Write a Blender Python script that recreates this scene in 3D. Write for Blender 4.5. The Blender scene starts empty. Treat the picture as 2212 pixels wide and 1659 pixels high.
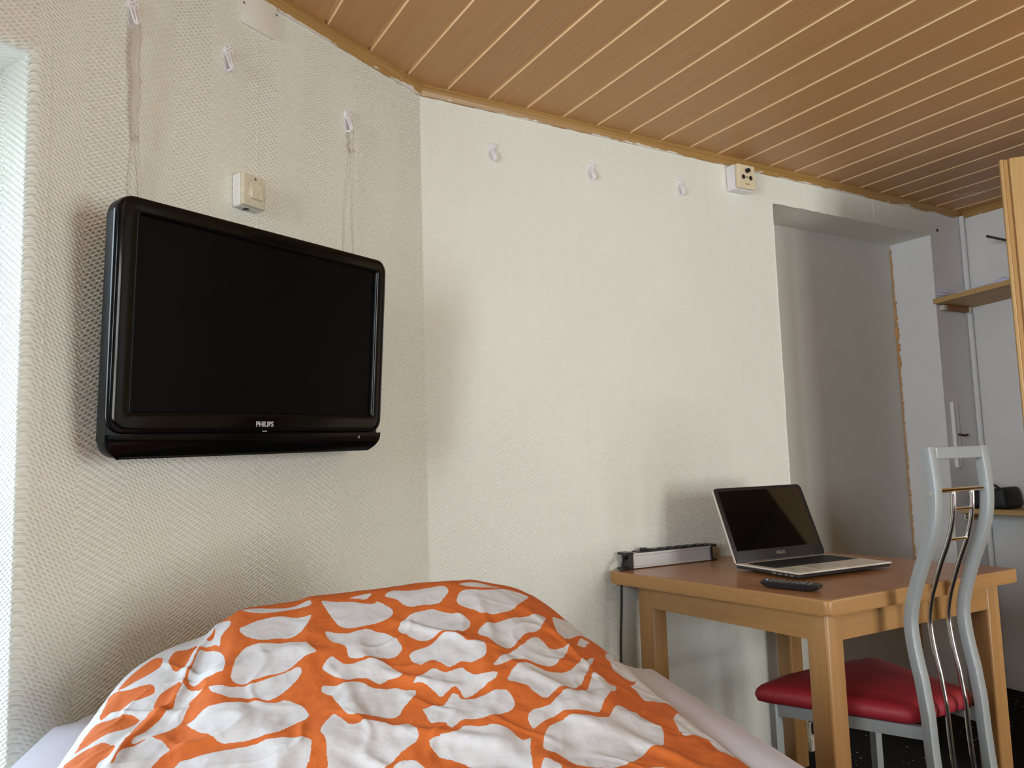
import bpy, bmesh, math, random
import numpy as np
from mathutils import Matrix, Vector
random.seed(4)
SC = bpy.context.scene
C = SC.collection
PI = math.pi
ZC = 1.09            # eye height; photo-relative heights are added to it
CEIL = ZC + 1.10
XE, YW = 3.69, 2.0   # right wall, back wall
CX, CY, ANG = 0.8926, 2.0, math.radians(27.03)   # corner where the television wall turns off

# ------------------------------------------------------------------ materials
def new_mat(name):
    m = bpy.data.materials.new(name); m.use_nodes = True
    nt = m.node_tree; nt.nodes.clear()
    out = nt.nodes.new('ShaderNodeOutputMaterial'); b = nt.nodes.new('ShaderNodeBsdfPrincipled')
    nt.links.new(b.outputs[0], out.inputs[0])
    return m, nt, b
def nd(nt, t, **kw):
    n = nt.nodes.new(t)
    for k, v in kw.items():
        if k in n.inputs.keys(): n.inputs[k].default_value = v
        else: setattr(n, k, v)
    return n
def mth(nt, op, a, b=None, c=None):
    n = nt.nodes.new('ShaderNodeMath'); n.operation = op
    for i, v in enumerate((a, b, c)):
        if v is None: continue
        if isinstance(v, (int, float)): n.inputs[i].default_value = v
        else: nt.links.new(v, n.inputs[i])
    return n.outputs[0]
def mixc(nt, f, a, b):
    n = nt.nodes.new('ShaderNodeMix'); n.data_type = 'RGBA'
    for sock, v in ((n.inputs[0], f), (n.inputs[6], a), (n.inputs[7], b)):
        if isinstance(v, (int, float)): sock.default_value = v
        elif isinstance(v, tuple): sock.default_value = v if len(v) == 4 else v + (1,)
        else: nt.links.new(v, sock)
    return n.outputs[2]
def rgb(*c): return tuple(c) + (1,)
def bump(nt, b, h, strength=.5, dist=.001, prev=None):
    n = nt.nodes.new('ShaderNodeBump'); n.inputs['Strength'].default_value = strength; n.inputs['Distance'].default_value = dist
    nt.links.new(h, n.inputs['Height'])
    if prev: nt.links.new(prev, n.inputs['Normal'])
    nt.links.new(n.outputs[0], b.inputs['Normal']); return n.outputs[0]
def coord(nt): return nd(nt, 'ShaderNodeTexCoord').outputs['Object']
def noise(nt, vec, scale, detail=3, rough=.5):
    n = nd(nt, 'ShaderNodeTexNoise', Scale=scale, Detail=detail, Roughness=rough)
    if vec is not None: nt.links.new(vec, n.inputs['Vector'])
    return n.outputs['Fac']
def mapping(nt, vec, s):
    n = nt.nodes.new('ShaderNodeMapping'); n.inputs['Scale'].default_value = s; nt.links.new(vec, n.inputs['Vector']); return n.outputs[0]
def ramp(nt, f, p0, p1):
    n = nt.nodes.new('ShaderNodeMapRange'); n.inputs[1].default_value = p0; n.inputs[2].default_value = p1; nt.links.new(f, n.inputs[0]); return n.outputs[0]

def plain(name, col, rough=.5, metal=0, spec=.5, nscale=0, namt=.08, bscale=0, bstr=.2, bdist=.001, coat=0):
    m, nt, b = new_mat(name)
    b.inputs['Base Color'].default_value = rgb(*col); b.inputs['Roughness'].default_value = rough
    b.inputs['Metallic'].default_value = metal; b.inputs['Specular IOR Level'].default_value = spec
    b.inputs['Coat Weight'].default_value = coat
    if nscale:
        f = noise(nt, coord(nt), nscale, 4)
        lo = tuple(max(0, c * (1 - namt)) for c in col); hi = tuple(min(1, c * (1 + namt)) for c in col)
        nt.links.new(mixc(nt, f, lo, hi), b.inputs['Base Color'])
    if bscale: bump(nt, b, noise(nt, coord(nt), bscale, 3), bstr, bdist)
    return m

def wallpaper(name, col, relief=.9, half=.066):
    m, nt, b = new_mat(name)
    co = coord(nt)
    sep = nt.nodes.new('ShaderNodeSeparateXYZ'); nt.links.new(co, sep.inputs[0])
    w = noise(nt, co, 2.2, 2)
    u = mth(nt, 'ADD', mth(nt, 'ADD', sep.outputs[0], sep.outputs[1]), mth(nt, 'MULTIPLY', w, .004)); v = sep.outputs[2]
    tri = mth(nt, 'PINGPONG', u, half)
    ph = mth(nt, 'DIVIDE', mth(nt, 'ADD', v, mth(nt, 'MULTIPLY', tri, .55)), .0074)
    s = mth(nt, 'SINE', mth(nt, 'MULTIPLY', ph, 2 * PI))
    row = mth(nt, 'FLOOR', ph)
    du = mth(nt, 'SINE', mth(nt, 'ADD', mth(nt, 'MULTIPLY', tri, 2 * PI / .0105), mth(nt, 'MULTIPLY', row, 2 * PI * .40)))
    h = mth(nt, 'MULTIPLY', mth(nt, 'MAXIMUM', s, -.4), mth(nt, 'ADD', mth(nt, 'MULTIPLY', du, .55), .6))
    fade = ramp(nt, noise(nt, co, 1.7, 3), .3, .62)
    h = mth(nt, 'MULTIPLY', h, mth(nt, 'ADD', mth(nt, 'MULTIPLY', fade, .55), .45))
    n1 = bump(nt, b, h, relief, .0019)
    n2 = bump(nt, b, noise(nt, co, 900, 2), .15, .0004, n1)
    bump(nt, b, noise(nt, co, 5.5, 3), .5, .006, n2)
    f = noise(nt, co, 1.3, 3)
    nt.links.new(mixc(nt, f, tuple(c * .96 for c in col), tuple(min(1, c * 1.03) for c in col)), b.inputs['Base Color'])
    b.inputs['Roughness'].default_value = .62; b.inputs['Specular IOR Level'].default_value = .3
    return m

def wood(name, c1, c2, axis, rough=.4, scale=1.0, fine=.5, spec=.45):
    m, nt, b = new_mat(name)
    s = [60 * scale] * 3; s[axis] = 2.2 * scale
    co = mapping(nt, coord(nt), s)
    n = noise(nt, co, 1.0, 5, .6)
    s2 = [300 * scale] * 3; s2[axis] = 9 * scale
    n2 = noise(nt, mapping(nt, coord(nt), s2), 1.0, 2)
    f = mth(nt, 'ADD', mth(nt, 'MULTIPLY', n, 1 - fine * .5), mth(nt, 'MULTIPLY', n2, fine * .5))
    nt.links.new(mixc(nt, ramp(nt, f, .3, .7), c1, c2), b.inputs['Base Color'])
    b.inputs['Roughness'].default_value = rough; b.inputs['Specular IOR Level'].default_value = spec
    bump(nt, b, n2, .06, .0006)
    return m

M = {}
M['wallpaper'] = wallpaper('herringbone_wallpaper', (.785, .785, .70), .62, .048)
M['wallpaper_wide'] = wallpaper('wide_herringbone_wallpaper', (.785, .79, .695), .9, .088)
M['paint_white'] = plain('white_wall_paint', (.74, .74, .735), .65, nscale=6, namt=.04, bscale=60, bstr=.25, bdist=.002)
M['panel_grey'] = plain('grey_door_board', (.63, .61, .55), .6, nscale=9, namt=.05, bscale=180, bstr=.12)
M['frame_white'] = plain('white_window_frame', (.8, .8, .8), .35)

def ceiling_mat():
    m, nt, b = new_mat('ceiling_board_foil')
    co = coord(nt); sep = nt.nodes.new('ShaderNodeSeparateXYZ'); nt.links.new(co, sep.inputs[0])
    k = mth(nt, 'FLOOR', mth(nt, 'DIVIDE', mth(nt, 'SUBTRACT', sep.outputs[0], .4151), .13851))
    wn = nd(nt, 'ShaderNodeTexWhiteNoise', noise_dimensions='1D'); nt.links.new(k, wn.inputs['W'])
    comb = nt.nodes.new('ShaderNodeCombineXYZ')
    nt.links.new(mth(nt, 'MULTIPLY', sep.outputs[0], 70), comb.inputs[0]); nt.links.new(mth(nt, 'MULTIPLY', sep.outputs[1], 1.6), comb.inputs[1])
    nt.links.new(mth(nt, 'MULTIPLY', wn.outputs[0], 40), comb.inputs[2])
    n = noise(nt, comb.outputs[0], 1, 5, .6)
    comb2 = nt.nodes.new('ShaderNodeCombineXYZ')
    nt.links.new(mth(nt, 'MULTIPLY', sep.outputs[0], 420), comb2.inputs[0]); nt.links.new(mth(nt, 'MULTIPLY', sep.outputs[1], 9), comb2.inputs[1])
    n2 = noise(nt, comb2.outputs[0], 1, 3)
    f = ramp(nt, mth(nt, 'ADD', mth(nt, 'MULTIPLY', n, .6), mth(nt, 'MULTIPLY', n2, .4)), .28, .72)
    base = mixc(nt, f, (.44, .225, .088), (.55, .302, .128))
    tint = mixc(nt, wn.outputs[0], (.97, .94, .92), (1.03, 1.03, 1.0))
    mul = nt.nodes.new('ShaderNodeMix'); mul.data_type = 'RGBA'; mul.blend_type = 'MULTIPLY'; mul.inputs[0].default_value = 1
    nt.links.new(base, mul.inputs[6]); nt.links.new(tint, mul.inputs[7]); nt.links.new(mul.outputs[2], b.inputs['Base Color'])
    b.inputs['Roughness'].default_value = .42; b.inputs['Specular IOR Level'].default_value = .4
    return m
M['ceiling'] = ceiling_mat()
M['groove'] = plain('board_tongue', (.90, .66, .38), .45)

def trim_mat():
    m, nt, b = new_mat('varnished_cove_trim_with_paint_smears')
    co = coord(nt); sep = nt.nodes.new('ShaderNodeSeparateXYZ'); nt.links.new(co, sep.inputs[0])
    n = noise(nt, mapping(nt, co, (3, 40, 200)), 1, 4)
    wcol = mixc(nt, ramp(nt, n, .3, .7), (.31, .165, .045), (.42, .24, .075))
    e = noise(nt, mapping(nt, co, (9, 60, 60)), 1, 5, .65)
    lim = mth(nt, 'ADD', mth(nt, 'MULTIPLY', ramp(nt, e, .45, .75), .016), .0005)
    f = mth(nt, 'LESS_THAN', mth(nt, 'SUBTRACT', sep.outputs[2], CEIL - .031), lim)
    nt.links.new(mixc(nt, mth(nt, 'MULTIPLY', f, .85), wcol, (.74, .73, .68)), b.inputs['Base Color'])
    b.inputs['Roughness'].default_value = .38
    return m
M['trim'] = trim_mat()

def carpet():
    m, nt, b = new_mat('dark_speckled_carpet')
    co = coord(nt)
    v = nd(nt, 'ShaderNodeTexVoronoi', Scale=31.0, Randomness=.7); nt.links.new(co, v.inputs['Vector'])
    dot = mth(nt, 'LESS_THAN', v.outputs['Distance'], .13)
    base = mixc(nt, noise(nt, co, 260, 3), (.006, .006, .008), (.03, .027, .03))
    nt.links.new(mixc(nt, dot, base, (.42, .36, .24)), b.inputs['Base Color'])
    b.inputs['Roughness'].default_value = .95; b.inputs['Specular IOR Level'].default_value = .1
    bump(nt, b, noise(nt, co, 420, 3), .8, .004)
    return m
M['carpet'] = carpet()
M['beech'] = wood('honey_beech', (.335, .172, .058), (.415, .222, .082), 0, .33)
M['beech_y'] = wood('honey_beech_lengthways', (.335, .172, .058), (.415, .222, .082), 1, .33)
M['beech_z'] = wood('honey_beech_upright', (.335, .172, .058), (.415, .222, .082), 2, .33)
M['brown_top'] = wood('brown_table_veneer', (.30, .130, .050), (.385, .182, .078), 1, .27, fine=.8, spec=.6)
M['wardrobe'] = wood('pale_beech_laminate', (.47, .28, .105), (.56, .36, .155), 2, .38)
M['wardrobe_dim'] = wood('beech_moulding', (.40, .22, .075), (.48, .28, .10), 2, .4)
M['shelf'] = wood('shelf_pine', (.40, .24, .09), (.56, .36, .15), 1, .5)
M['block'] = wood('brown_wood_block', (.24, .09, .03), (.36, .16, .06), 0, .6)
M['tv_gloss'] = plain('piano_black', (.003, .003, .003), .1, spec=.22)
M['tv_side'] = plain('satin_black_plastic', (.006, .008, .009), .42, spec=.22)
M['tv_screen'] = plain('matte_lcd', (.002, .002, .0025), .3, spec=.35, bscale=5, bstr=.02)
M['tv_screen'].node_tree.nodes['Principled BSDF'].inputs['IOR'].default_value = 1.22
M['letter'] = plain('silver_lettering', (.55, .55, .55), .4, .2)
M['red_led'] = plain('indicator_window', (.25, .25, .25), .2)
M['white_plastic'] = plain('white_plastic', (.82, .81, .83), .35)
M['grey_dot'] = plain('pin_heads', (.2, .2, .2), .4, .6)
M['ivory'] = plain('yellowed_ivory_plastic', (.72, .62, .42), .35, nscale=30, namt=.06)
M['ivory_dirty'] = plain('paint_smeared_plastic', (.62, .58, .44), .35, nscale=90, namt=.3, bscale=80, bstr=.4, bdist=.002)
M['painted_plastic'] = plain('overpainted_plastic', (.76, .76, .72), .5, nscale=70, namt=.1, bscale=90, bstr=.4, bdist=.002)
M['dark'] = plain('dark_hole', (.012, .011, .01), .6)
M['cover'] = plain('painted_cover_plate', (.74, .73, .65), .4, nscale=8, namt=.03)
M['sheet'] = plain('white_jersey_sheet', (.60, .60, .68), .85, spec=.2, bscale=900, bstr=.25, bdist=.0006)
M['mattress'] = plain('mattress_ticking', (.7, .7, .72), .9)
M['bed_base'] = plain('dark_bed_fabric', (.1, .09, .09), .9)
M['silver'] = plain('silver_lacquered_steel', (.34, .37, .375), .48, .3, nscale=300, namt=.05)
M['chrome'] = plain('polished_chrome', (.75, .75, .76), .09, 1)
def vinyl():
    m, nt, b = new_mat('red_leatherette'); co = coord(nt)
    nt.links.new(mixc(nt, noise(nt, co, 10, 3), (.27, .012, .022), (.35, .02, .033)), b.inputs['Base Color'])
    b.inputs['Roughness'].default_value = .55
    bump(nt, b, noise(nt, co, 500, 2), .25, .0008)
    return m
M['red'] = vinyl()
M['alu'] = plain('brushed_aluminium', (.64, .63, .61), .42, .35)
M['black'] = plain('black_plastic', (.014, .014, .016), .35)
M['black_matte'] = plain('black_rubber', (.012, .012, .013), .55)
M['lap_deck'] = plain('champagne_deck', (.72, .68, .60), .3, .15)
M['lap_screen'] = plain('glossy_lcd', (.003, .003, .003), .04, spec=.6)
M['lap_key'] = plain('keycaps', (.012, .012, .012), .45)
M['pad'] = plain('touchpad', (.62, .585, .52), .25, .1)
M['green'] = plain('green_sticker', (.05, .2, .03), .4)
M['blue'] = plain('pale_blue_button', (.35, .55, .8), .4)
M['paper'] = plain('lilac_white_paper', (.70, .70, .86), .8)
M['bag'] = plain('black_nylon', (.012, .012, .014), .6, bscale=40, bstr=.5, bdist=.004)
M['iron'] = plain('dark_iron', (.05, .035, .03), .45, .6)
M['foam'] = plain('crumbled_orange_foam', (.62, .33, .13), .9, nscale=80, namt=.2, bscale=120, bstr=.8, bdist=.004)
M['plaster'] = plain('broken_plaster', (.62, .57, .47), .9, nscale=60, namt=.15, bscale=50, bstr=.8, bdist=.006)

def clear_tape():
    m, nt, b = new_mat('clear_packing_film')
    nt.nodes.remove(b)
    out = [n for n in nt.nodes if n.type == 'OUTPUT_MATERIAL'][0]
    t = nd(nt, 'ShaderNodeBsdfTransparent'); t.inputs[0].default_value = rgb(.95, .93, .90)
    p = nd(nt, 'ShaderNodeBsdfPrincipled'); p.inputs['Base Color'].default_value = rgb(.74, .70, .63); p.inputs['Roughness'].default_value = .2
    mx = nt.nodes.new('ShaderNodeMixShader'); mx.inputs[0].default_value = .33
    nt.links.new(t.outputs[0], mx.inputs[1]); nt.links.new(p.outputs[0], mx.inputs[2]); nt.links.new(mx.outputs[0], out.inputs[0])
    return m
M['film'] = clear_tape()
def pane():
    m, nt, b = new_mat('window_glass'); nt.nodes.remove(b)
    out = [n for n in nt.nodes if n.type == 'OUTPUT_MATERIAL'][0]
    t = nd(nt, 'ShaderNodeBsdfTransparent'); g = nd(nt, 'ShaderNodeBsdfGlossy'); g.inputs['Roughness'].default_value = .02
    fr = nd(nt, 'ShaderNodeFresnel'); fr.inputs['IOR'].default_value = 1.45
    mx = nt.nodes.new('ShaderNodeMixShader'); nt.links.new(fr.outputs[0], mx.inputs[0])
    nt.links.new(t.outputs[0], mx.inputs[1]); nt.links.new(g.outputs[0], mx.inputs[2]); nt.links.new(mx.outputs[0], out.inputs[0])
    return m
M['glass'] = pane()

def duvet_mat():
    m, nt, b = new_mat('orange_stone_print_cotton')
    co = coord(nt)
    a = nd(nt, 'ShaderNodeAttribute', attribute_name='print')
    ed = mth(nt, 'MULTIPLY', mth(nt, 'SUBTRACT', noise(nt, co, 190, 4, .7), .5), .0042)
    ed2 = mth(nt, 'MULTIPLY', mth(nt, 'SUBTRACT', noise(nt, co, 40, 2), .5), .003)
    f = mth(nt, 'GREATER_THAN', mth(nt, 'ADD', a.outputs['Fac'], mth(nt, 'ADD', ed, ed2)), 0.0)
    org = mixc(nt, noise(nt, co, 55, 4), (.46, .10, .018), (.55, .135, .028))
    wht = mixc(nt, noise(nt, co, 12, 3), (.50, .497, .505), (.56, .555, .565))
    nt.links.new(mixc(nt, f, org, wht), b.inputs['Base Color'])
    b.inputs['Roughness'].default_value = .8; b.inputs['Specular IOR Level'].default_value = .2
    n1 = bump(nt, b, noise(nt, mapping(nt, co, (1, 1, 1)), 1300, 2), .12, .0005)
    cr = noise(nt, co, 17, 3, .5); cr2 = mth(nt, 'ABSOLUTE', mth(nt, 'SUBTRACT', cr, .5))
    bump(nt, b, mth(nt, 'SUBTRACT', 1.0, mth(nt, 'POWER', mth(nt, 'MULTIPLY', cr2, 5.0), .85)), .30, .0036, n1)
    return m
M['duvet'] = duvet_mat()

# ------------------------------------------------------------------ mesh helpers
def link(name, bm, mat, parent=None, loc=(0, 0, 0), rot=(0, 0, 0), smooth=False, auto=None):
    me = bpy.data.meshes.new(name); bm.normal_update(); bm.to_mesh(me); bm.free()
    o = bpy.data.objects.new(name, me); C.objects.link(o)
    for x in (mat if isinstance(mat, (list, tuple)) else [mat]): me.materials.append(x)
    if parent: o.parent = parent
    o.location = loc; o.rotation_euler = rot
    if smooth:
        for p in me.polygons: p.use_smooth = True
        if auto is not None:
            for e_ in (): pass
            me.set_sharp_from_angle(angle=math.radians(auto))
    return o
def box(bm, lo, hi, bev=0, seg=2, mi=0):
    lo, hi = Vector(lo), Vector(hi)
    r = bmesh.ops.create_cube(bm, size=1, matrix=Matrix.Translation((lo + hi) / 2) @ Matrix.Diagonal((*(hi - lo), 1)))
    fs = {f for v in r['verts'] for f in v.link_faces}
    for f in fs: f.material_index = mi
    if bev:
        es = list({e for v in r['verts'] for e in v.link_edges})
        rb = bmesh.ops.bevel(bm, geom=es, offset=bev, segments=seg, affect='EDGES', profile=.5)
        for f in rb['faces']: f.material_index = mi
    return r
def boxm(lo, hi, bev=0, seg=2):
    bm = bmesh.new(); box(bm, lo, hi, bev, seg); return bm
def cyl(bm, p0, p1, r, n=16, r2=None, caps=True):
    p0, p1 = Vector(p0), Vector(p1); d = p1 - p0
    q = d.to_track_quat('Z', 'Y').to_matrix().to_4x4()
    bmesh.ops.create_cone(bm, cap_ends=caps, segments=n, radius1=r, radius2=r if r2 is None else r2, depth=d.length,
                          matrix=Matrix.Translation((p0 + p1) / 2) @ q)
def tube(bm, pts, r, n=10, closed=False):
    pts = [Vector(p) for p in pts]; rings = []
    for i, p in enumerate(pts):
        a = pts[i - 1] if (i or closed) else pts[i]; b_ = pts[(i + 1) % len(pts)] if (i < len(pts) - 1 or closed) else pts[i]
        t = (b_ - a).normalized(); up = Vector((1, 0, 0)) if abs(t.x) < .8 else Vector((0, 1, 0))
        s = t.cross(up).normalized(); w = s.cross(t)
        rr = r[i] if isinstance(r, (list, tuple)) else r
        rings.append([bm.verts.new(p + (s * math.cos(2 * PI * k / n) + w * math.sin(2 * PI * k / n)) * rr) for k in range(n)])
    m_ = len(rings)
    for i in range(m_ if closed else m_ - 1):
        A, B = rings[i], rings[(i + 1) % m_]
        for k in range(n): bm.faces.new((A[k], A[(k + 1) % n], B[(k + 1) % n], B[k]))
    if not closed:
        bm.faces.new(list(reversed(rings[0]))); bm.faces.new(rings[-1])
def prism(bm, poly, z0, z1, bev=0, seg=2, bev_v=True):
    """extrude an xy polygon (ccw) from z0 to z1"""
    lo = [bm.verts.new((x, y, z0)) for x, y in poly]; hi = [bm.verts.new((x, y, z1)) for x, y in poly]
    n = len(poly); es = []
    bm.faces.new(list(reversed(lo))); bm.faces.new(hi)
    for i in range(n): bm.faces.new((lo[i], lo[(i + 1) % n], hi[(i + 1) % n], hi[i]))
    if bev:
        vs = set(lo + hi)
        es = [e for e in bm.edges if e.verts[0] in vs and e.verts[1] in vs and (bev_v or abs(e.verts[0].co.z - e.verts[1].co.z) < 1e-6)]
        bmesh.ops.bevel(bm, geom=es, offset=bev, segments=seg, affect='EDGES', profile=.5)
def rrect(w, h, r, n=6, cx=0, cy=0):
    pts = []
    for sx, sy, a0 in ((1, -1, -PI / 2), (1, 1, 0), (-1, 1, PI / 2), (-1, -1, PI)):
        for k in range(n + 1):
            a = a0 + k * PI / 2 / n
            pts.append((cx + sx * (w / 2 - r) + r * math.cos(a), cy + sy * (h / 2 - r) + r * math.sin(a)))
    return pts
def sweep_rect(bm, prof, w0, w1, d):
    """flat bar: prof = list of (y,z) of its rear edge, spans x w0..w1, depth d to +y"""
    rings = []
    n = len(prof)
    for i, (y, z) in enumerate(prof):
        a = prof[max(0, i - 1)]; b_ = prof[min(n - 1, i + 1)]
        t = Vector((0, b_[0] - a[0], b_[1] - a[1])).normalized(); nn = Vector((0, -t.z, t.y))
        if nn.y < 0: nn = -nn
        p = Vector((0, y, z)); q = p + nn * d
        rings.append([bm.verts.new((w0, p.y, p.z)), bm.verts.new((w1, p.y, p.z)), bm.verts.new((w1, q.y, q.z)), bm.verts.new((w0, q.y, q.z))])
    for i in range(n - 1):
        A, B = rings[i], rings[i + 1]
        for k in range(4): bm.faces.new((A[k], A[(k + 1) % 4], B[(k + 1) % 4], B[k]))
    bm.faces.new(rings[0]); bm.faces.new(list(reversed(rings[-1])))
    bmesh.ops.recalc_face_normals(bm, faces=bm.faces)
def catmull(pts, n=6):
    P = [Vector(p) for p in pts]; out = []
    for i in range(len(P) - 1):
        p0, p1, p2, p3 = P[max(0, i - 1)], P[i], P[i + 1], P[min(len(P) - 1, i + 2)]
        for k in range(n):
            t = k / n
            out.append(.5 * ((2 * p1) + (p2 - p0) * t + (2 * p0 - 5 * p1 + 4 * p2 - p3) * t * t + (3 * p1 - p0 - 3 * p2 + p3) * t ** 3))
    out.append(P[-1]); return out
def text_mesh(name, s, size, mat, parent, loc, rot, ext=.0006, bold=0.0, sx=1.0):
    cu = bpy.data.curves.new(name, 'FONT'); cu.body = s; cu.size = size; cu.extrude = ext; cu.offset = bold
    cu.align_x = 'CENTER'; cu.align_y = 'CENTER'
    t = bpy.data.objects.new(name + '_tmp', cu); C.objects.link(t)
    dg = bpy.context.evaluated_depsgraph_get(); me = bpy.data.meshes.new_from_object(t.evaluated_get(dg))
    bpy.data.objects.remove(t); bpy.data.curves.remove(cu)
    me.name = name; me.materials.clear(); me.materials.append(mat)
    o = bpy.data.objects.new(name, me); C.objects.link(o); o.parent = parent; o.location = loc; o.rotation_euler = rot; o.scale = (sx, 1, 1)
    return o
def thing(name, label, cat, loc=(0, 0, 0), rotz=0, group=None, rot=None):
    o = bpy.data.objects.new(name, None); C.objects.link(o); o.location = loc; o.rotation_euler = rot or (0, 0, rotz)
    o.empty_display_size = .05
    return tag(o, label, cat, group)
def tag(o, label, cat, group=None):
    o['label'] = label; o['category'] = cat
    if group: o['group'] = group
    return o
def struct(o): o['kind'] = 'structure'; return o
def onA(x, y, zrel):   # point in the television wall's own frame (x to the right, y into the wall)
    c, s = math.cos(ANG), math.sin(ANG)
    return (CX + x * c - y * s, CY + x * s + y * c, ZC + zrel)

# ------------------------------------------------------------------ room shell
bm = bmesh.new(); box(bm, (-1.5, -2.7, -.1), (4.0, 2.4, 0)); struct(link('floor', bm, M['carpet']))

# ceiling: individual tongue-and-groove boards, all one surface
bm = bmesh.new()
P0, PW = .4151, .13851
for k in range(-12, 24):
    a, b_ = P0 + k * PW + .0025, P0 + (k + 1) * PW - .0025
    a, b_ = max(a, -1.4), min(b_, 3.82)
    if b_ - a < .03: continue
    prof = [(a, CEIL + .009), (a + .0055, CEIL), (b_ - .0035, CEIL), (b_, CEIL + .009)]
    v0 = [bm.verts.new((x, -2.6, z)) for x, z in prof]; v1 = [bm.verts.new((x, 2.12, z)) for x, z in prof]
    for i in range(3):
        f = bm.faces.new((v0[i], v1[i], v1[i + 1], v0[i + 1])); f.material_index = 0 if i == 1 else 1
box(bm, (-1.5, -2.7, CEIL + .009), (4.0, 2.3, CEIL + .1), mi=1)
bmesh.ops.recalc_face_normals(bm, faces=bm.faces)
for f in bm.faces:
    if len(f.verts) == 4 and abs(f.calc_center_median().z - CEIL) < 1e-5 and f.normal.z > 0: f.normal_flip()
struct(link('ceiling', bm, [M['ceiling'], M['groove']]))

# back wall with the blocked doorway niche
NX0, NX1, NT, ND = 2.378, 3.428, ZC + .963, 2.2
bm = bmesh.new()
def quad(bm, a, b_, c, d, mi=0):
    f = bm.faces.new([bm.verts.new(p) for p in (a, b_, c, d)]); f.material_index = mi; return f
def wallquad(bm, x0, x1, z0, z1, y=YW, mi=0): quad(bm, (x0, y, z0), (x1, y, z0), (x1, y, z1), (x0, y, z1), mi)
X0 = CX - .02
wallquad(bm, CX, NX0, 0, CEIL); wallquad(bm, NX0, NX1, NT, CEIL); wallquad(bm, NX1, XE, 0, CEIL, mi=1)
quad(bm, (NX0, YW, 0), (NX0, ND, 0), (NX0, ND, NT), (NX0, YW, NT))          # left jamb
quad(bm, (NX1, ND, 0), (NX1, YW, 0), (NX1, YW, NT), (NX1, ND, NT), 1)       # right jamb
quad(bm, (NX0, YW, NT), (NX0, ND, NT), (NX1, ND, NT), (NX1, YW, NT))        # head
for x in (1.453, 2.018): box(bm, (x - .0012, YW - .0007, .0), (x + .0012, YW + .001, CEIL - .02))
for x, z0, z1 in ((2.585, NT + .01, CEIL - .02), (3.02, NT + .01, CEIL - .02)): box(bm, (x - .0015, YW - .001, z0), (x + .0015, YW + .001, z1))
# chipped lip of paper along the niche head
pts = [(NX0 - .004 + i * (NX1 - NX0) / 40, YW - .001 + random.uniform(-.001, .001), NT + random.uniform(-.0015, .002)) for i in range(41)]
tube(bm, pts, [random.uniform(.0016, .0032) for _ in pts], 6)
tube(bm, [(NX0 + random.uniform(-.001, .001), YW, z) for z in np.linspace(0.02, NT, 40)], .0025, 6)
struct(link('wall_back', bm, [M['wallpaper'], M['paint_white']]))
d = struct(link('door_1', boxm((NX0 - .02, ND, 0), (NX1 + .02, ND + .04, NT + .02)), M['panel_grey']))
bm = bmesh.new()     # crumbled foam joint down the right side of the board
pts = []; rad = []
for i, z in enumerate(np.linspace(.0, NT - .02, 260)):
    pts.append((NX1 - .004 + random.uniform(-.002, .002), ND - .004 + random.uniform(-.003, .003), z))
    big = math.exp(-((z - 1.62) / .16) ** 2) * .010 + math.exp(-((z - 1.0) / .25) ** 2) * .003
    rad.append(.002 + random.random() ** 2 * (.002 + big))
tube(bm, pts, rad, 7)
struct(link('trim_4', bm, M['foam'], smooth=True))
bm = bmesh.new()
box(bm, (NX0 - .012, YW - .03, 0), (NX0 + .03, YW + .02, .055), .009, 2); box(bm, (NX0 - .002, YW - .018, .04), (NX0 + .012, YW + .012, .10), .005, 2)
for v in bm.verts: v.co += Vector((random.uniform(-.004, .004), random.uniform(-.004, .004), random.uniform(-.003, .003)))
struct(link('trim_5', bm, M['plaster']))

# right wall, near wall with the balcony window, far left wall
bm = bmesh.new(); box(bm, (XE, -2.6, 0), (XE + .1, YW + .3, CEIL)); struct(link('wall_right', bm, M['paint_white']))
WX0, WX1, WZ0, WZ1, WY = 1.95, 3.30, .12, 2.0, -2.4
bm = bmesh.new()
box(bm, (-1.4, WY - .28, 0), (WX0, WY, CEIL)); box(bm, (WX1, WY - .28, 0), (XE + .1, WY, CEIL))
box(bm, (WX0, WY - .28, WZ1), (WX1, WY, CEIL)); box(bm, (WX0, WY - .28, 0), (WX1, WY, WZ0))
struct(link('wall_near', bm, M['paint_white']))
# television wall (own frame): window opening on its left
AX0, AX1, AZ0, AZ1 = -2.15, -1.064, .36, ZC + .73
AL = -2.42
bm = bmesh.new(); TH = .32
rv = .018
def wq(x0, x1, z0, z1): quad(bm, (x0, 0, z0), (x1, 0, z0), (x1, 0, z1), (x0, 0, z1))
wq(AX1 + rv, 0, 0, CEIL); wq(AL, AX0 - rv, 0, CEIL); wq(AX0 - rv, AX1 + rv, AZ1 + rv, CEIL); wq(AX0 - rv, AX1 + rv, 0, AZ0 - rv)
# rounded edge + reveal, swept round the opening
ring = []
for j in range(7):
    a = j / 6 * PI / 2; ring.append((rv * (1 - math.sin(a)), rv * (1 - math.cos(a))))
ring.append((0, TH))
loops = []
for off, y in ring:
    loops.append([bm.verts.new((x, y, z)) for x, z in ((AX0 - off, AZ0 - off), (AX1 + off, AZ0 - off), (AX1 + off, AZ1 + off), (AX0 - off, AZ1 + off))])
for i in range(len(loops) - 1):
    for k in range(4):
        f = bm.faces.new((loops[i][k], loops[i][(k + 1) % 4], loops[i + 1][(k + 1) % 4], loops[i + 1][k])); f.smooth = i < 6
bmesh.ops.recalc_face_normals(bm, faces=bm.faces)
for x in (-.585, -1.033): box(bm, (x - .0012, -.0006, 0), (x + .0012, .001, CEIL - .02))
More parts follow.
